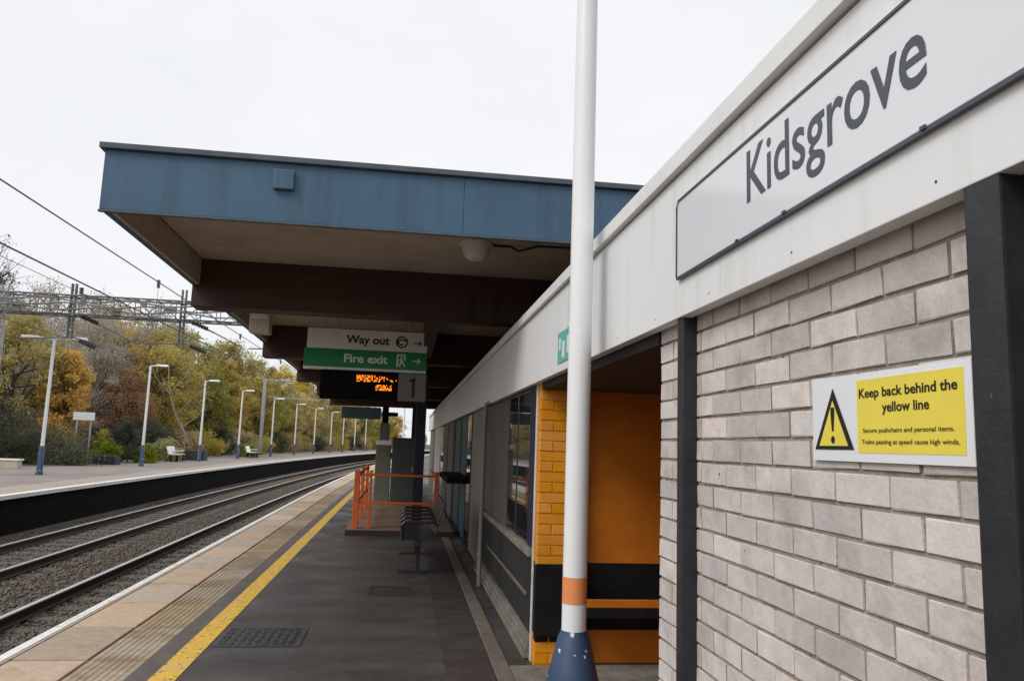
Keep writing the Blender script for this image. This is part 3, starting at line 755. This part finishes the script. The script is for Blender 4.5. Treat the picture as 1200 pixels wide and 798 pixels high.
tsn = thing('small_green_sign', 'small teal sign on the white fascia just left of the white lamp post', 'sign', (XF-.004, 4.9, 2.2))
part('plate', 'sticker_teal', tsn, (XF-.006, XF-.001, 4.55, 5.08, 2.205, 2.41), bevel=.001)
part('print', 'sign_grey', tsn, (XF-.0075, XF-.0065, 4.85, 4.93, 2.23, 2.34), (XF-.0075, XF-.0065, 4.98, 5.03, 2.29, 2.37), (XF-.0075, XF-.0065, 4.6, 4.78, 2.25, 2.36), bevel=0)

# ------------------------------------------------------------------ foreground lamp post
PX, PY = .858, 3.80
lp = thing('lamp_post', 'tall white lamp post with orange band and flared blue base, closest to the camera', 'lamp post', (PX, PY, 0))
q = MB(); q.lathe(PX, PY, [(.0595, .77), (.0595, .905)], 32); q.build('pole', 'pole_white', lp, smooth=True)
q = MB(); q.lathe(PX, PY, [(.0593, 1.03), (.058, 2.6), (.054, 5.2)], 32); q.build('pole', 'pole_white', lp, smooth=True)
q = MB(); q.lathe(PX, PY, [(.0603, .906), (.0603, 1.029)], 32); q.build('orange_band', 'band_orange', lp, smooth=True)
q = MB(); q.lathe(PX, PY, [(.18, 0), (.18, .30), (.168, .34), (.132, .52), (.075, .752), (.066, .768), (.064, .780)], 32); q.build('flared_base', 'lamp_blue', lp, smooth=True)
q = MB(); q.bar((PX, PY, 5.18), (PX-.7, PY, 5.3), .03, .022, 10); q.build('arm', 'pole_white', lp, smooth=True)
q = MB(); q.hexa([(PX-1.15, PY-.1, 5.26), (PX-.65, PY-.12, 5.25), (PX-.65, PY+.12, 5.25), (PX-1.15, PY+.1, 5.26)], [(PX-1.1, PY-.06, 5.35), (PX-.68, PY-.07, 5.36), (PX-.68, PY+.07, 5.36), (PX-1.1, PY+.06, 5.35)]); q.build('lantern', 'sign_grey', lp, bevel=.02)

# ------------------------------------------------------------------ bench, plinth with railings, cabinet
bs = thing('metal_bench', 'perforated steel platform bench standing by the building wall', 'bench', (.3, 10.8, 0))
def seat_mesh(y0, y1):
    q = MB(); n = 7; w = (y1-y0-.04)
    for i in range(n):       # slatted steel seat
        a = y0+.02+w*i/n; q.box(.02, .44, a+.006, a+w/n-.006, .435, .45)
    q.box(.02, .05, y0+.02, y1-.02, .425, .434); q.box(.41, .44, y0+.02, y1-.02, .425, .434)
    return q
def back_mesh(y0, y1):
    q = MB(); n = 7; w = (y1-y0-.04)
    for i in range(n):
        a = y0+.02+w*i/n; b = a+w/n-.006; a += .006
        q.hexa([(.44, a, .50), (.455, a, .50), (.455, b, .50), (.44, b, .50)], [(.54, a, .86), (.555, a, .86), (.555, b, .86), (.54, b, .86)])
    q.hexa([(.535, y0+.02, .85), (.56, y0+.02, .85), (.56, y1-.02, .85), (.535, y1-.02, .85)], [(.545, y0+.02, .885), (.57, y0+.02, .885), (.57, y1-.02, .885), (.545, y1-.02, .885)])
    return q
for i in range(4):
    a = 9.95+i*.56
    seat_mesh(a, a+.55).build('seat', 'steel_dark', bs); back_mesh(a, a+.55).build('backrest', 'steel_dark', bs)
for i in range(5):
    a = 9.95+i*.56
    q = MB(); q.tube([(.03, a, .44), (.02, a, .62), (.06, a, .66), (.42, a, .66), (.47, a, .62)], .018, 8); q.build('armrest', 'steel_dark', bs, smooth=True)
part('support_beam', 'panel_black', bs, (.20, .28, 9.9, 12.25, .36, .425), bevel=.006)
for y in (10.25, 11.9):
    q = MB(); q.box(.22, .27, y-.03, y+.03, .03, .36); q.box(.0, .50, y-.035, y+.035, .0, .03); q.build('leg', 'panel_black', bs, bevel=.005)

pb = thing('litter_shelf', 'dark ledge fixed to the building wall above the steel bench', 'shelf', (.95, 13.5, 1.0))
part('board', 'case_black', pb, (.70, 1.065, 12.5, 15.0, 1.02, 1.12), bevel=.02)

pl = thing('raised_plinth', 'low brown tiled plinth on the platform carrying the orange railing', 'plinth', (-.1, 17.5, 0))
part('slab', 'tile_brown', pl, (-.945, .95, 14.05, 21.0, 0, .105), bevel=.01)
part('edge_strip', 'dark_wood', pl, (-.95, .955, 14.03, 14.048, .0, .10), bevel=.002)
rl = thing('orange_railing', 'orange-red metal railing around the low brown plinth', 'railing', (-.1, 14.2, .105))
for x, y, w in ((-.80, 14.25, .05), (-.56, 14.25, .024), (.62, 14.25, .045), (-.80, 16.2, .035), (-.80, 18.2, .035)):
    q = MB(); q.box(x-w, x+w, y-w, y+w, .105, 1.13); q.build('post', 'rail_orange', rl, bevel=.006)
for z in (1.05, .56):
    part('rail', 'rail_orange', rl, (-.75, .575, 14.225, 14.275, z-.022, z+.022), bevel=.006)
    part('rail', 'rail_orange', rl, (-.822, -.778, 14.30, 16.165, z-.022, z+.022), bevel=.006)
    part('rail', 'rail_orange', rl, (-.822, -.778, 16.235, 18.165, z-.022, z+.022), bevel=.006)
part('rail', 'rail_orange', rl, (.598, .642, 14.30, 17.5, 1.03, 1.07), bevel=.006)

cb = thing('equipment_cabinet', 'tall dark grey-green equipment cabinet behind the orange railing', 'cabinet', (0, 20.3, .105))
part('body', 'cabinet', cb, (-.30, .34, 20.0, 20.6, .105, 1.72), bevel=.012)
part('door', 'cabinet', cb, (-.27, .31, 19.985, 19.998, .18, 1.66), bevel=.004)
part('top_cap', 'cabinet', cb, (-.33, .37, 19.96, 20.64, 1.722, 1.76), bevel=.008)
part('handle', 'steel', cb, (.22, .25, 19.965, 19.984, .9, 1.05), bevel=.003)
mp2 = thing('monitor_pillar', 'grey pillar with pale band carrying a dark train monitor housing', 'pillar', (-.52, 20.3, .105))
part('lower_column', 'pillar', mp2, (-.71, -.33, 20.1, 20.48, .105, 1.56), bevel=.02)
part('pale_band', 'sign_grey', mp2, (-.72, -.32, 20.09, 20.49, 1.562, 1.68), bevel=.01)
part('upper_column', 'pillar', mp2, (-.64, -.40, 20.17, 20.41, 1.682, 2.12), bevel=.02)
part('bracket', 'case_black', mp2, (-.60, -.44, 20.2, 20.36, 2.12, 2.55), (-.62, -.20, 20.22, 20.34, 2.30, 2.40), bevel=.008)
q = MB(); q.hexa([(-1.62, 20.1, 2.20), (-.64, 20.1, 2.20), (-.64, 20.6, 2.25), (-1.62, 20.6, 2.25)], [(-1.62, 20.0, 2.50), (-.64, 20.0, 2.50), (-.64, 20.6, 2.50), (-1.62, 20.6, 2.50)])
q.build('monitor_housing', 'teal', mp2, bevel=.015)

# ------------------------------------------------------------------ far platform furniture
ORD = ['first', 'second', 'third', 'fourth', 'fifth', 'sixth', 'seventh', 'eighth', 'ninth', 'tenth', 'eleventh', 'twelfth']
def lamp_col(loc, label, twin, group):
    x, y, z = loc
    t = thing('lamp_post', label, 'lamp post', loc, group)
    q = MB(); q.lathe(x, y, [(.13, z), (.13, z+.06), (.105, z+.1), (.105, z+1.02), (.075, z+1.06)], 14); q.build('blue_base', 'lamp_blue', t, smooth=True)
    q = MB(); q.lathe(x, y, [(.07, z+1.05), (.052, z+5.05), (.045, z+5.1)], 14); q.build('pole', 'pole_white', t, smooth=True)
    for sg in ((-1, 1) if twin else (1,)):
        L = .55 if twin else .25
        q = MB(); q.tube([(x, y, z+5.06), (x+sg*L, y, z+5.10)], .03, 8); q.build('arm', 'pole_white', t)
        q = MB(); a = x+sg*L; b = x+sg*(L+.62)
        q.hexa([(min(a, b), y-.1, z+5.06), (max(a, b), y-.1, z+5.06), (max(a, b), y+.1, z+5.06), (min(a, b), y+.1, z+5.06)],
               [(min(a, b)+.03, y-.07, z+5.17), (max(a, b)-.03, y-.07, z+5.17), (max(a, b)-.03, y+.07, z+5.17), (min(a, b)+.03, y+.07, z+5.17)])
        q.build('lantern', 'sign_white', t, bevel=.02)
    return t
GL = 'lamp posts along the far platform'
for i, y in enumerate((31.0, 41.5, 51.2, 60.5, 71.0, 80.5, 90.0, 99.5, 107.5, 116.0, 124.5)):
    lab = 'white lamp post with two lanterns and a blue base, nearest on the far platform' if i == 0 else 'single-lantern white lamp post, %s along the far platform from the twin-lantern one' % ORD[i]
    lamp_col((-13.4+curve_x(y), y, 0), lab, i == 0, GL)
lamp_col((-.7+curve_x(50), 50.0, 0), 'thin white lamp post seen beyond the cabinet at the end of the near platform', False, 'lamp posts along the near platform')

def far_bench(x, y, label):
    t = thing('white_bench', label, 'bench', (x, y, 0), 'white benches on the far platform')
    part('seat', 'sign_white', t, (x-.25, x+.28, y-.75, y+.75, .42, .47), bevel=.01)
    q = MB(); q.hexa([(x-.32, y-.75, .46), (x-.26, y-.75, .46), (x-.26, y+.75, .46), (x-.32, y+.75, .46)], [(x-.46, y-.75, .92), (x-.41, y-.75, .92), (x-.41, y+.75, .92), (x-.46, y+.75, .92)])
    q.build('backrest', 'sign_white', t, bevel=.01)
    for yy in (y-.6, y+.6):
        part('leg', 'case_black', t, (x-.22, x-.16, yy-.03, yy+.03, 0, .42), bevel=0); part('leg', 'case_black', t, (x+.18, x+.24, yy-.03, yy+.03, 0, .42), bevel=0)
        part('armrest', 'sign_white', t, (x-.34, x+.26, yy-.02, yy+.02, .64, .68), bevel=0)
far_bench(-13.75, 50.0, 'white bench on the far platform between the second and third lamp posts')
far_bench(-13.2+curve_x(64), 64.0, 'white bench on the far platform beyond the fourth lamp post')
pt = thing('planter_box', 'dark blue planter box at the foot of the third far-platform lamp post', 'planter', (-13.6, 53.5, 0))
part('tub', 'planter', pt, (-14.4, -12.9, 53.0, 54.0, 0, .62), bevel=.02)
part('soil', 'soil', pt, (-14.3, -13.0, 53.1, 53.9, .6, .66), bevel=0)
pt = thing('low_planter', 'low dark blue planter behind the second far-platform lamp post', 'planter', (-15.6, 42.6, 0))
part('tub', 'planter', pt, (-17.3, -14.6, 42.2, 43.0, 0, .42), bevel=.02)
part('soil', 'soil', pt, (-17.2, -14.7, 42.3, 42.9, .40, .45), bevel=0)
cw = thing('low_wall', 'low cream wall at the left edge behind the far platform', 'wall', (-17.5, 34, 0))
part('wall', 'cream_wall', cw, (-19.5, -15.9, 35.0, 35.35, 0, .34), bevel=.02)
part('coping', 'sign_grey', cw, (-19.55, -15.85, 34.96, 35.39, .342, .41), bevel=.015)
fs_ = thing('name_sign', 'small white sign on two posts among the shrubs behind the far platform', 'sign', (-15.9, 41.2, 0))
part('board', 'sign_white', fs_, (-16.43, -15.43, 41.2, 41.25, 2.20, 2.59), bevel=.004)
part('print', 'sign_grey', fs_, (-16.2, -15.66, 41.192, 41.198, 2.35, 2.44), bevel=0)
for x in (-16.25, -15.6): part('post', 'galv', fs_, (x-.03, x+.03, 41.26, 41.32, 0, 2.57), bevel=0)

# ------------------------------------------------------------------ overhead line equipment
GY = 30.0
gt = thing('overhead_gantry', 'grey lattice gantry carrying the overhead wires across the tracks', 'gantry', (-4, GY, 0))
def lattice(name, p0, p1, w, nseg, axis, parent, r=.035, m='gantry'):
    """square lattice member from p0 to p1"""
    p0 = Vector(p0); p1 = Vector(p1); d = (p1-p0)
    if axis == 'x': A, B = Vector((0, 1, 0))*w[0], Vector((0, 0, 1))*w[1]
    else: A, B = Vector((1, 0, 0))*w[0], Vector((0, 1, 0))*w[1]
    q = MB(); cs = [(A+B)*.5, (A-B)*.5, (-A-B)*.5, (-A+B)*.5]
    for c in cs: q.bar(p0+c, p1+c, r, n=5)
    for i in range(nseg):
        a = p0+d*(i/nseg); b = p0+d*((i+1)/nseg)
        for k in range(4):
            c0, c1 = cs[k], cs[(k+1) % 4]
            if i % 2: c0, c1 = c1, c0
            q.bar(a+c0, b+c1, r*.55, n=4); q.bar(a+c0, a+c1, r*.5, n=4)
    return q.build(name, m, parent)
lattice('boom', (-15.2, GY, 6.22), (9.5, GY, 6.22), (.6, .70), 34, 'x', gt, r=.036)
lattice('mast', (-15.0, GY, 0), (-15.0, GY, 6.8), (.42, .5), 12, 'z', gt, r=.05, m='galv')
lattice('mast', (9.3, GY, -1.5), (9.3, GY, 6.8), (.42, .5), 12, 'z', gt, r=.05, m='galv')
for i in range(14):
    a = -14.0+i*1.05+RND.uniform(-.3, .3); w = RND.uniform(.12, .42); z = RND.uniform(5.85, 6.4)
    part('cable_box', 'gantry', gt, (a, a+w, GY-.42, GY-.33, z, z+RND.uniform(.12, .3)), bevel=0)
q = MB()
for k in range(3): q.tube([(-15+i*.6, GY-.45+k*.03, 6.05+k*.16+.07*math.sin(i*1.3+k*2)) for i in range(40)], .03, 5)
q.build('cable_run', 'gantry', gt)
def ins(p, qv, n=7):     # ribbed insulator
    mbi = MB(); p = Vector(p); qv = Vector(qv); mbi.bar(p, qv, .035, n=6)
    for i in range(n):
        c = p.lerp(qv, (i+.5)/n); d = (qv-p).normalized()*.02; mbi.bar(c-d, c+d, .085, n=8)
    return mbi
for xd, z1 in ((-12.4, 5.0), (-8.5, 4.9), (-4.3, 5.0)):
    q = MB(); q.box(xd-.09, xd-.05, GY-.08, GY+.08, z1, 7.05); q.box(xd+.05, xd+.09, GY-.08, GY+.08, z1, 7.05)
    for z in np.arange(z1+.2, 6.9, .45): q.box(xd-.09, xd+.09, GY-.04, GY+.04, z, z+.06)
    q.build('drop_post', 'gantry', gt)
    for za, zb in ((5.95, 5.2), (5.05, 4.75)):
        q = MB(); q.bar((xd+.1, GY, za), (xd+1.2, GY, (za+zb)/2-.1), .03, n=6); q.bar((xd+1.2, GY, (za+zb)/2-.1), (xd+2.3, GY, zb-.25), .024, n=6); q.build('registration_arm', 'gantry', gt)
        ins((xd+.35, GY, za-.11), (xd+.95, GY, za-.34)).build('insulator', 'insulator', gt)
        q = MB(); q.bar((xd-.1, GY, za-.05), (xd-1.7, GY, za-.1), .024, n=6); q.build('registration_arm', 'gantry', gt)
for x in (-12.15, -6.6):
    ins((x, GY, 6.62), (x, GY, 6.92), 4).build('insulator', 'insulator', gt)
def wire(name, label, x, z, r, dr=None, sag=0.0, group='overhead wires'):
    q = MB(); ys = ylist(-14, 150, 3)
    pts = [(x+curve_x(y), y, z-sag*math.sin(PI*((y-2) % 28)/28)) for y in ys]
    q.tube(pts, r, 5)
    o = q.build(name, 'wire'); tag(o, label, 'wire', group); return o
wire('contact_wire', 'lower overhead wire above the nearer track, left of the canopy', -4.45, 3.64, .011)
cw1 = wire('catenary_wire', 'upper overhead wire above the nearer track, left of the canopy', -4.45, 4.30, .010)
for y in (14.1, 21.0, 27.5):
    q = MB(); q.bar((-4.45+curve_x(y), y, 4.30), (-4.45+curve_x(y), y, 3.65), .004, n=4); q.box(-4.47+curve_x(y), -4.43+curve_x(y), y-.03, y+.03, 4.20, 4.34)
    q.build('dropper', 'wire', cw1)
wire('contact_wire', 'lower overhead wire above the track by the far platform', -7.68, 3.72, .007)
wire('catenary_wire', 'upper overhead wire above the track by the far platform', -7.68, 4.85, .007)
q = MB(); q.tube([(-19, 26, 5.1), (-15, GY, 6.2), (-12.4, GY, 6.0)], .014, 5); tag(q.build('feeder_cable', 'wire'), 'slack cable rising to the gantry mast at the left edge', 'cable')

om = thing('overhead_mast', 'pale steel overhead-line mast on the far platform beyond the fourth lamp post', 'mast', (-13.9+curve_x(78)*.0, 78.0, 0))
q = MB(); q.box(-13.98, -13.68, 77.85, 77.9, 0, 7.35); q.box(-13.98, -13.68, 78.1, 78.15, 0, 7.35); q.box(-13.86, -13.80, 77.9, 78.1, 0, 7.35); q.build('column', 'galv', om)
q = MB(); q.bar((-13.7, 78, 7.15), (-6.6, 78, 7.25), .05, n=6); q.bar((-13.7, 78, 7.35), (-10, 78, 7.2), .02, n=5); q.bar((-13.7, 78, 5.6), (-8.5, 78, 5.4), .04, n=6); q.build('cantilever_arm', 'galv', om)
part('foot_block', 'plinth', om, (-14.2, -13.5, 77.6, 78.4, 0, .25), bevel=.02)

# ------------------------------------------------------------------ trees and shrubs
def leaf_cloud(seed, n, clumps, rx, ry, rz, cz_, leaf, spread, drop=0.0):
    g = np.random.default_rng(seed)
    d = g.normal(size=(clumps, 3)); d /= np.linalg.norm(d, axis=1)[:, None]
    rr = g.uniform(.25, 1.0, clumps)**.45
    C = d*rr[:, None]*np.array([rx, ry, rz])+np.array([0, 0, cz_])
    C[:, :2] *= (1.0-.25*np.clip((C[:, 2]-cz_)/rz, 0, 1))[:, None]
    sz = g.uniform(.5, 1.25, clumps)*spread
    k = g.integers(0, clumps, n)
    o = g.normal(size=(n, 3)); o /= np.linalg.norm(o, axis=1)[:, None]; o *= (g.random(n)**.5)[:, None]
    P = C[k]+o*sz[k][:, None]*np.array([1, 1, .75])
    nrm = g.normal(size=(n, 3)); nrm[:, 2] += .5; nrm /= np.linalg.norm(nrm, axis=1)[:, None]
    t = np.cross(nrm, g.normal(size=(n, 3))); t /= np.linalg.norm(t, axis=1)[:, None]; b = np.cross(nrm, t)
    s = leaf*g.uniform(.55, 1.35, n)[:, None]
    V = np.stack([P-t*s, P-b*s*.55, P+t*s, P+b*s*.55], 1).reshape(-1, 3)
    F = np.arange(n*4).reshape(-1, 4)
    return V, F, C
def trunk_mb(seed, h, r, C, n_limb, lean=0.0):
    g = random.Random(seed); q = MB(); pts = [Vector((0, 0, -.3))]; x = y = 0
    for i in range(1, 6):
        x += g.uniform(-.12, .12)+lean*.2; y += g.uniform(-.12, .12); pts.append(Vector((x, y, h*i/5)))
    for i in range(5): q.bar(pts[i], pts[i+1], r*(1-i*.17), r*(1-(i+1)*.17), 7, cap=False)
    idx = list(range(len(C))); g.shuffle(idx)
    for i in idx[:n_limb]:
        c = Vector(C[i]); k = g.randrange(1, 5); s = pts[k].lerp(pts[k+1], g.random()) if k < 5 else pts[5]
        if s.z > c.z: s = pts[1].lerp(pts[2], g.random())
        m = s.lerp(c, .5)+Vector((g.uniform(-.3, .3), g.uniform(-.3, .3), .25))
        rr = r*.38; q.bar(s, m, rr, rr*.6, 5, cap=False); q.bar(m, c, rr*.6, .012, 4, cap=False)
        for _ in range(4):
            e = c+Vector((g.uniform(-.9, .9), g.uniform(-.9, .9), g.uniform(-.1, 1.1))); q.bar(m.lerp(c, g.uniform(.3, 1)), e, .018, .006, 3, cap=False)
    return q
_tv = {}
def tree_kind(kind):
    if kind in _tv: return _tv[kind]
    spec = dict(   # n leaves, clumps, rx, ry, rz, centre z, leaf, spread, leaf material, trunk h, r, limbs
        olive=(15000, 120, 3.0, 3.0, 4.0, 5.1, .105, .85, 'olive', 6.5, .16, 40),
        green=(15000, 120, 3.0, 2.8, 4.1, 5.0, .105, .85, 'green', 6.5, .17, 36),
        yellow=(13000, 110, 2.7, 2.7, 4.0, 5.1, .10, .8, 'yellow', 6.5, .15, 40),
        orange=(11000, 80, 1.25, 1.25, 3.2, 4.1, .095, .62, 'orange', 5.5, .13, 30),
        russet=(11000, 100, 2.9, 2.6, 3.0, 4.0, .10, .8, 'russet', 5, .15, 40),
        brown=(11000, 130, 3.1, 2.9, 4.1, 5.4, .09, .85, 'brown', 7, .16, 60),
        grey=(9000, 140, 3.1, 2.9, 4.4, 5.8, .075, .9, 'grey', 7.5, .16, 95),
        sparse=(1100, 60, 2.0, 2.0, 2.7, 8.3, .075, .62, 'dark', 8.5, .13, 55),
    )[kind]
    out = []
    for v in range(2):
        n, cl, rx, ry, rz, c0, lf, sp, lm, th, tr, nl = spec
        V, F, C = leaf_cloud(hash(kind) % 1 + sum(map(ord, kind))*10+v, n, cl, rx, ry, rz, c0, lf, sp)
        o = bulk('crown', V, F, LEAF[lm]); cm = o.data; bpy.data.objects.remove(o)
        tm = trunk_mb(sum(map(ord, kind))+v, th, tr, C, nl).mesh('trunk', 'bark' if kind != 'grey' else 'bark_pale')
        out.append((cm, tm))
    _tv[kind] = out; return out
trng = random.Random(21); tcount = {}
def tree(kind, x, y, s, label, group=None, sz=None):
    z = bank_z(x, y) if x < -18.6 else 0.0
    t = thing('tree', label, 'tree', (x+curve_x(y), y, z-.1), group)
    i = tcount.get(kind, 0); tcount[kind] = i+1
    cm, tm = tree_kind(kind)[i % 2]
    a = trng.uniform(0, 6.28)
    for nm, me in (('trunk', tm), ('crown', cm)):
        o = put(nm, me, t); o.location = (0, 0, 0); o.scale = (s, s, (sz or s)); o.rotation_euler = (0, 0, a)
    return t
LAMP_Y = (31.0, 41.5, 51.2, 60.5, 71.0, 80.5, 90.0, 99.5, 107.5, 116.0, 124.5)
def near_lamp(x, y):     # which far lamp post a tree shows behind, seen from the near platform
    a = x/y; return ORD[min(range(len(LAMP_Y)), key=lambda i: abs((-13.4+curve_x(LAMP_Y[i]))/LAMP_Y[i]-a))]
tree('sparse', -20.2, 37.5, 1.0, 'nearly bare tree with scattered dark leaves against the sky at the left edge')
tree('orange', -18.5, 44.0, .9, 'bright orange-leaved tree behind the twin-lantern lamp post')
tree('olive', -20.9, 44.0, .85, 'olive-brown tree left of the bright orange tree')
tree('russet', -20.9, 57.5, .85, 'rust-red tree right of the bright orange tree')
tree('russet', -26.5, 66.0, 1.0, 'dull red-brown tree behind the rust-red one on the bank')
seen = set()
def uniq(fmt, x, y):
    for extra in ('', ', taller one behind', ', farthest back'):
        l = fmt % near_lamp(x+curve_x(y), y)+extra
        if l not in seen: seen.add(l); return l
    return l
for k, (kind, x, y, s) in enumerate((
        ('brown', -25, 43, .62), ('grey', -27, 48, .72), ('grey', -23.2, 52, .82), ('brown', -28.5, 52, .8), ('grey', -30, 59, .92), ('grey', -26, 63, 1.1), ('grey', -22.8, 57, .95),
        ('brown', -23.5, 61.5, 1.05), ('grey', -33, 70, 1.1), ('brown', -30, 78, 1.25), ('grey', -35, 60, .8), ('brown', -31, 50, .62), ('grey', -38, 72, 1.05), ('brown', -27.5, 70, 1.2), ('grey', -22, 47.5, .7), ('grey', -23, 68, 1.2))):
    tree(kind, x, y, s, uniq({'brown': 'brown-leaved autumn tree on the bank, behind the %s far-platform lamp post', 'grey': 'thin twiggy grey-beige tree on the bank behind the %s lamp post'}[kind], x, y), 'autumn trees on the bank')
for k, (kind, x, y, s) in enumerate((
        ('olive', -19.3, 61.5, .95), ('olive', -21, 65, 1.1), ('green', -19.8, 73, .85), ('yellow', -20.5, 81, 1.0), ('olive', -19.5, 88, .9), ('green', -20, 95, .95),
        ('olive', -20, 103, .95), ('yellow', -19.5, 111, .9), ('olive', -19.5, 119, .9), ('green', -20, 128, .95), ('yellow', -19.5, 137, .95), ('olive', -24, 92, 1.3),
        ('green', -25, 80, 1.3), ('olive', -25, 105, 1.3), ('yellow', -25, 120, 1.3), ('olive', -26, 135, 1.3), ('green', -19, 147, .95), ('olive', -19.5, 157, .95), ('green', -24, 152, 1.2), ('olive', -19, 168, .9), ('yellow', -18.8, 178, .9),
        ('olive', -23.5, 73.5, 1.25))):
    lab = {'olive': 'olive-green tree along the far platform, behind its %s lamp post', 'green': 'leafy green tree along the far platform, behind its %s lamp post', 'yellow': 'yellowing tree along the far platform, behind its %s lamp post'}[kind]
    tree(kind, x, y, s, uniq(lab, x, y), '%s trees behind the far platform' % kind)
for (kind, x, y, s) in (('green', 14, 150, .5), ('olive', 19, 160, .5), ('olive', 9, 170, .45), ('yellow', 24, 165, .6), ('green', 4, 185, .5), ('olive', -3, 192, .6), ('green', -9, 188, .75)):
    tree(kind, x-curve_x(y), y, s, 'small distant tree where the tracks curve out of sight', 'distant trees at the end of the line')

# pale bare leaning tree on the bank
bt = thing('bare_tree', 'pale bare tree with a crooked leaning trunk behind the third lamp post', 'tree', (-16.2, 59.5, 0))
q = MB(); pts = [(-16.0, 59.5, -.2), (-15.9, 59.5, 1.6), (-16.7, 59.5, 3.0), (-17.3, 59.5, 4.6), (-17.6, 59.6, 7.2)]
for i in range(4): q.bar(pts[i], pts[i+1], .11-.02*i, .09-.02*i, 7, cap=False)
q.build('trunk', 'bark_pale', bt)
for a, b, c in (((-16.7, 59.5, 3.0), (-15.6, 59.3, 4.3), (-14.6, 59.2, 5.0)), ((-17.3, 59.5, 4.6), (-16.4, 59.8, 5.8), (-15.9, 59.9, 7.0)), ((-17.3, 59.5, 4.6), (-18.3, 59.2, 5.8), (-18.8, 59.1, 7.2)), ((-16.2, 59.5, 2.2), (-15.2, 59.7, 3.0), (-14.8, 59.8, 3.9))):
    q = MB(); q.bar(a, b, .04, .026, 5, cap=False); q.bar(b, c, .026, .008, 5, cap=False); q.build('branch', 'bark_pale', bt)

def shrub2(lm, x, y, rx, ry, rz, label, leaf=.09, n=3000, z0=0.0, group=None):
    t = thing('shrub', label, 'shrub', (x, y, z0), group)
    V, F, C = leaf_cloud(int(abs(x)*31+y*7), n, 45, rx, ry, rz, rz*.7, leaf, .38*max(rx, .5))
    keep = V.reshape(-1, 4, 3)[:, :, 2].min(1) > -.05
    V = V.reshape(-1, 4, 3)[keep].reshape(-1, 3); F = np.arange(len(V)).reshape(-1, 4)
    o = bulk('foliage', V, F, LEAF[lm], t)
    q = MB(); g = random.Random(int(abs(x)*7+y))
    for _ in range(8):
        q.bar((g.uniform(-.15, .15), g.uniform(-.15, .15), -.05), (g.uniform(-.6, .6)*rx, g.uniform(-.6, .6)*ry, rz*g.uniform(.6, 1.2)), .03, .01, 4, cap=False)
    so = bpy.data.objects.new('stem', q.mesh('stem', 'bark')); COL.objects.link(so); so.parent = t
    return t
shrub2('dark', -19.2, 38.5, 2.6, 2.2, 1.9, 'large dark evergreen bush at the left edge behind the low cream wall', .065, 13000)
shrub2('greygreen', -17.4, 40.8, 2.3, 1.5, .95, 'wide grey-green mound of shrub right of the twin-lantern lamp post', .06, 11000)
shrub2('dark', -16.2, 46.5, 1.6, 1.3, 1.35, 'dark bush under the small white sign', .065, 8000)
shrub2('bright', -15.6, 43.6, .75, .6, .55, 'small bright green bush in the low planter', .05, 3500, .3)
shrub2('bright', -14.4, 46.2, .6, .5, .6, 'bright yellow-green bush right of the second lamp post', .05, 3500)
shrub2('green', -14.9, 50.8, 1.2, 1.0, .75, 'rounded green bush behind the nearer white bench', .06, 6000)
shrub2('dark', -16.8, 52.5, 1.8, 1.6, 1.5, 'dark thicket behind the nearer white bench', .07, 9000)
shrub2('bright', -14.2+curve_x(66), 67, 1.0, .8, .7, 'yellow-green tuft behind the farther white bench', .06, 5000)
shrub2('russet', -18.4, 47.5, 1.7, 1.4, 1.5, 'red-brown bush behind the small white sign', .065, 7000)
for i, (x, y) in enumerate(((-18.4, 56), (-18.2, 61), (-17.8, 66), (-18, 71), (-17.8, 76.5), (-17.8, 82), (-17.5, 88), (-17.5, 94), (-17.4, 100), (-17.2, 107), (-17, 114), (-17, 122), (-17, 131), (-17, 141), (-17, 152))):
    shrub2(('dark', 'brown', 'olive')[i % 3], x+curve_x(y), y, 1.9, 2.8, 1.3, uniq(('dark', 'brownish', 'olive')[i % 3]+' undergrowth bush on the far platform behind the %s lamp post', x+curve_x(y), y), .09, 5000, group='undergrowth along the far platform')
# spiky cordyline
ct = thing('cordyline', 'spiky green palm-like plant between the white sign and second lamp post', 'plant', (-15.95, 43.9, .0))
g = random.Random(5); q = MB()
q.bar((-15.95, 43.9, 0), (-15.95, 43.9, 1.15), .07, .05, 7); q.build('stem', 'bark', ct)
q = MB()
for i in range(90):
    a = g.uniform(0, 6.28); e = g.uniform(-.3, 1.4); L = g.uniform(.6, 1.0)
    d = Vector((math.cos(a)*math.cos(e), math.sin(a)*math.cos(e), math.sin(e))); s = d.cross(Vector((0, 0, 1))).normalized()*.035
    c = Vector((-15.95, 43.9, 1.2)); m_ = c+d*L*.6; tp = c+d*L+Vector((0, 0, -.22*L))
    q.add([c-s*.5, c+s*.5, m_+s, m_-s], [(0, 1, 2, 3)]); q.add([m_-s, m_+s, tp], [(0, 1, 2)])
q.build('leaf_rosette', LEAF['green'], ct)
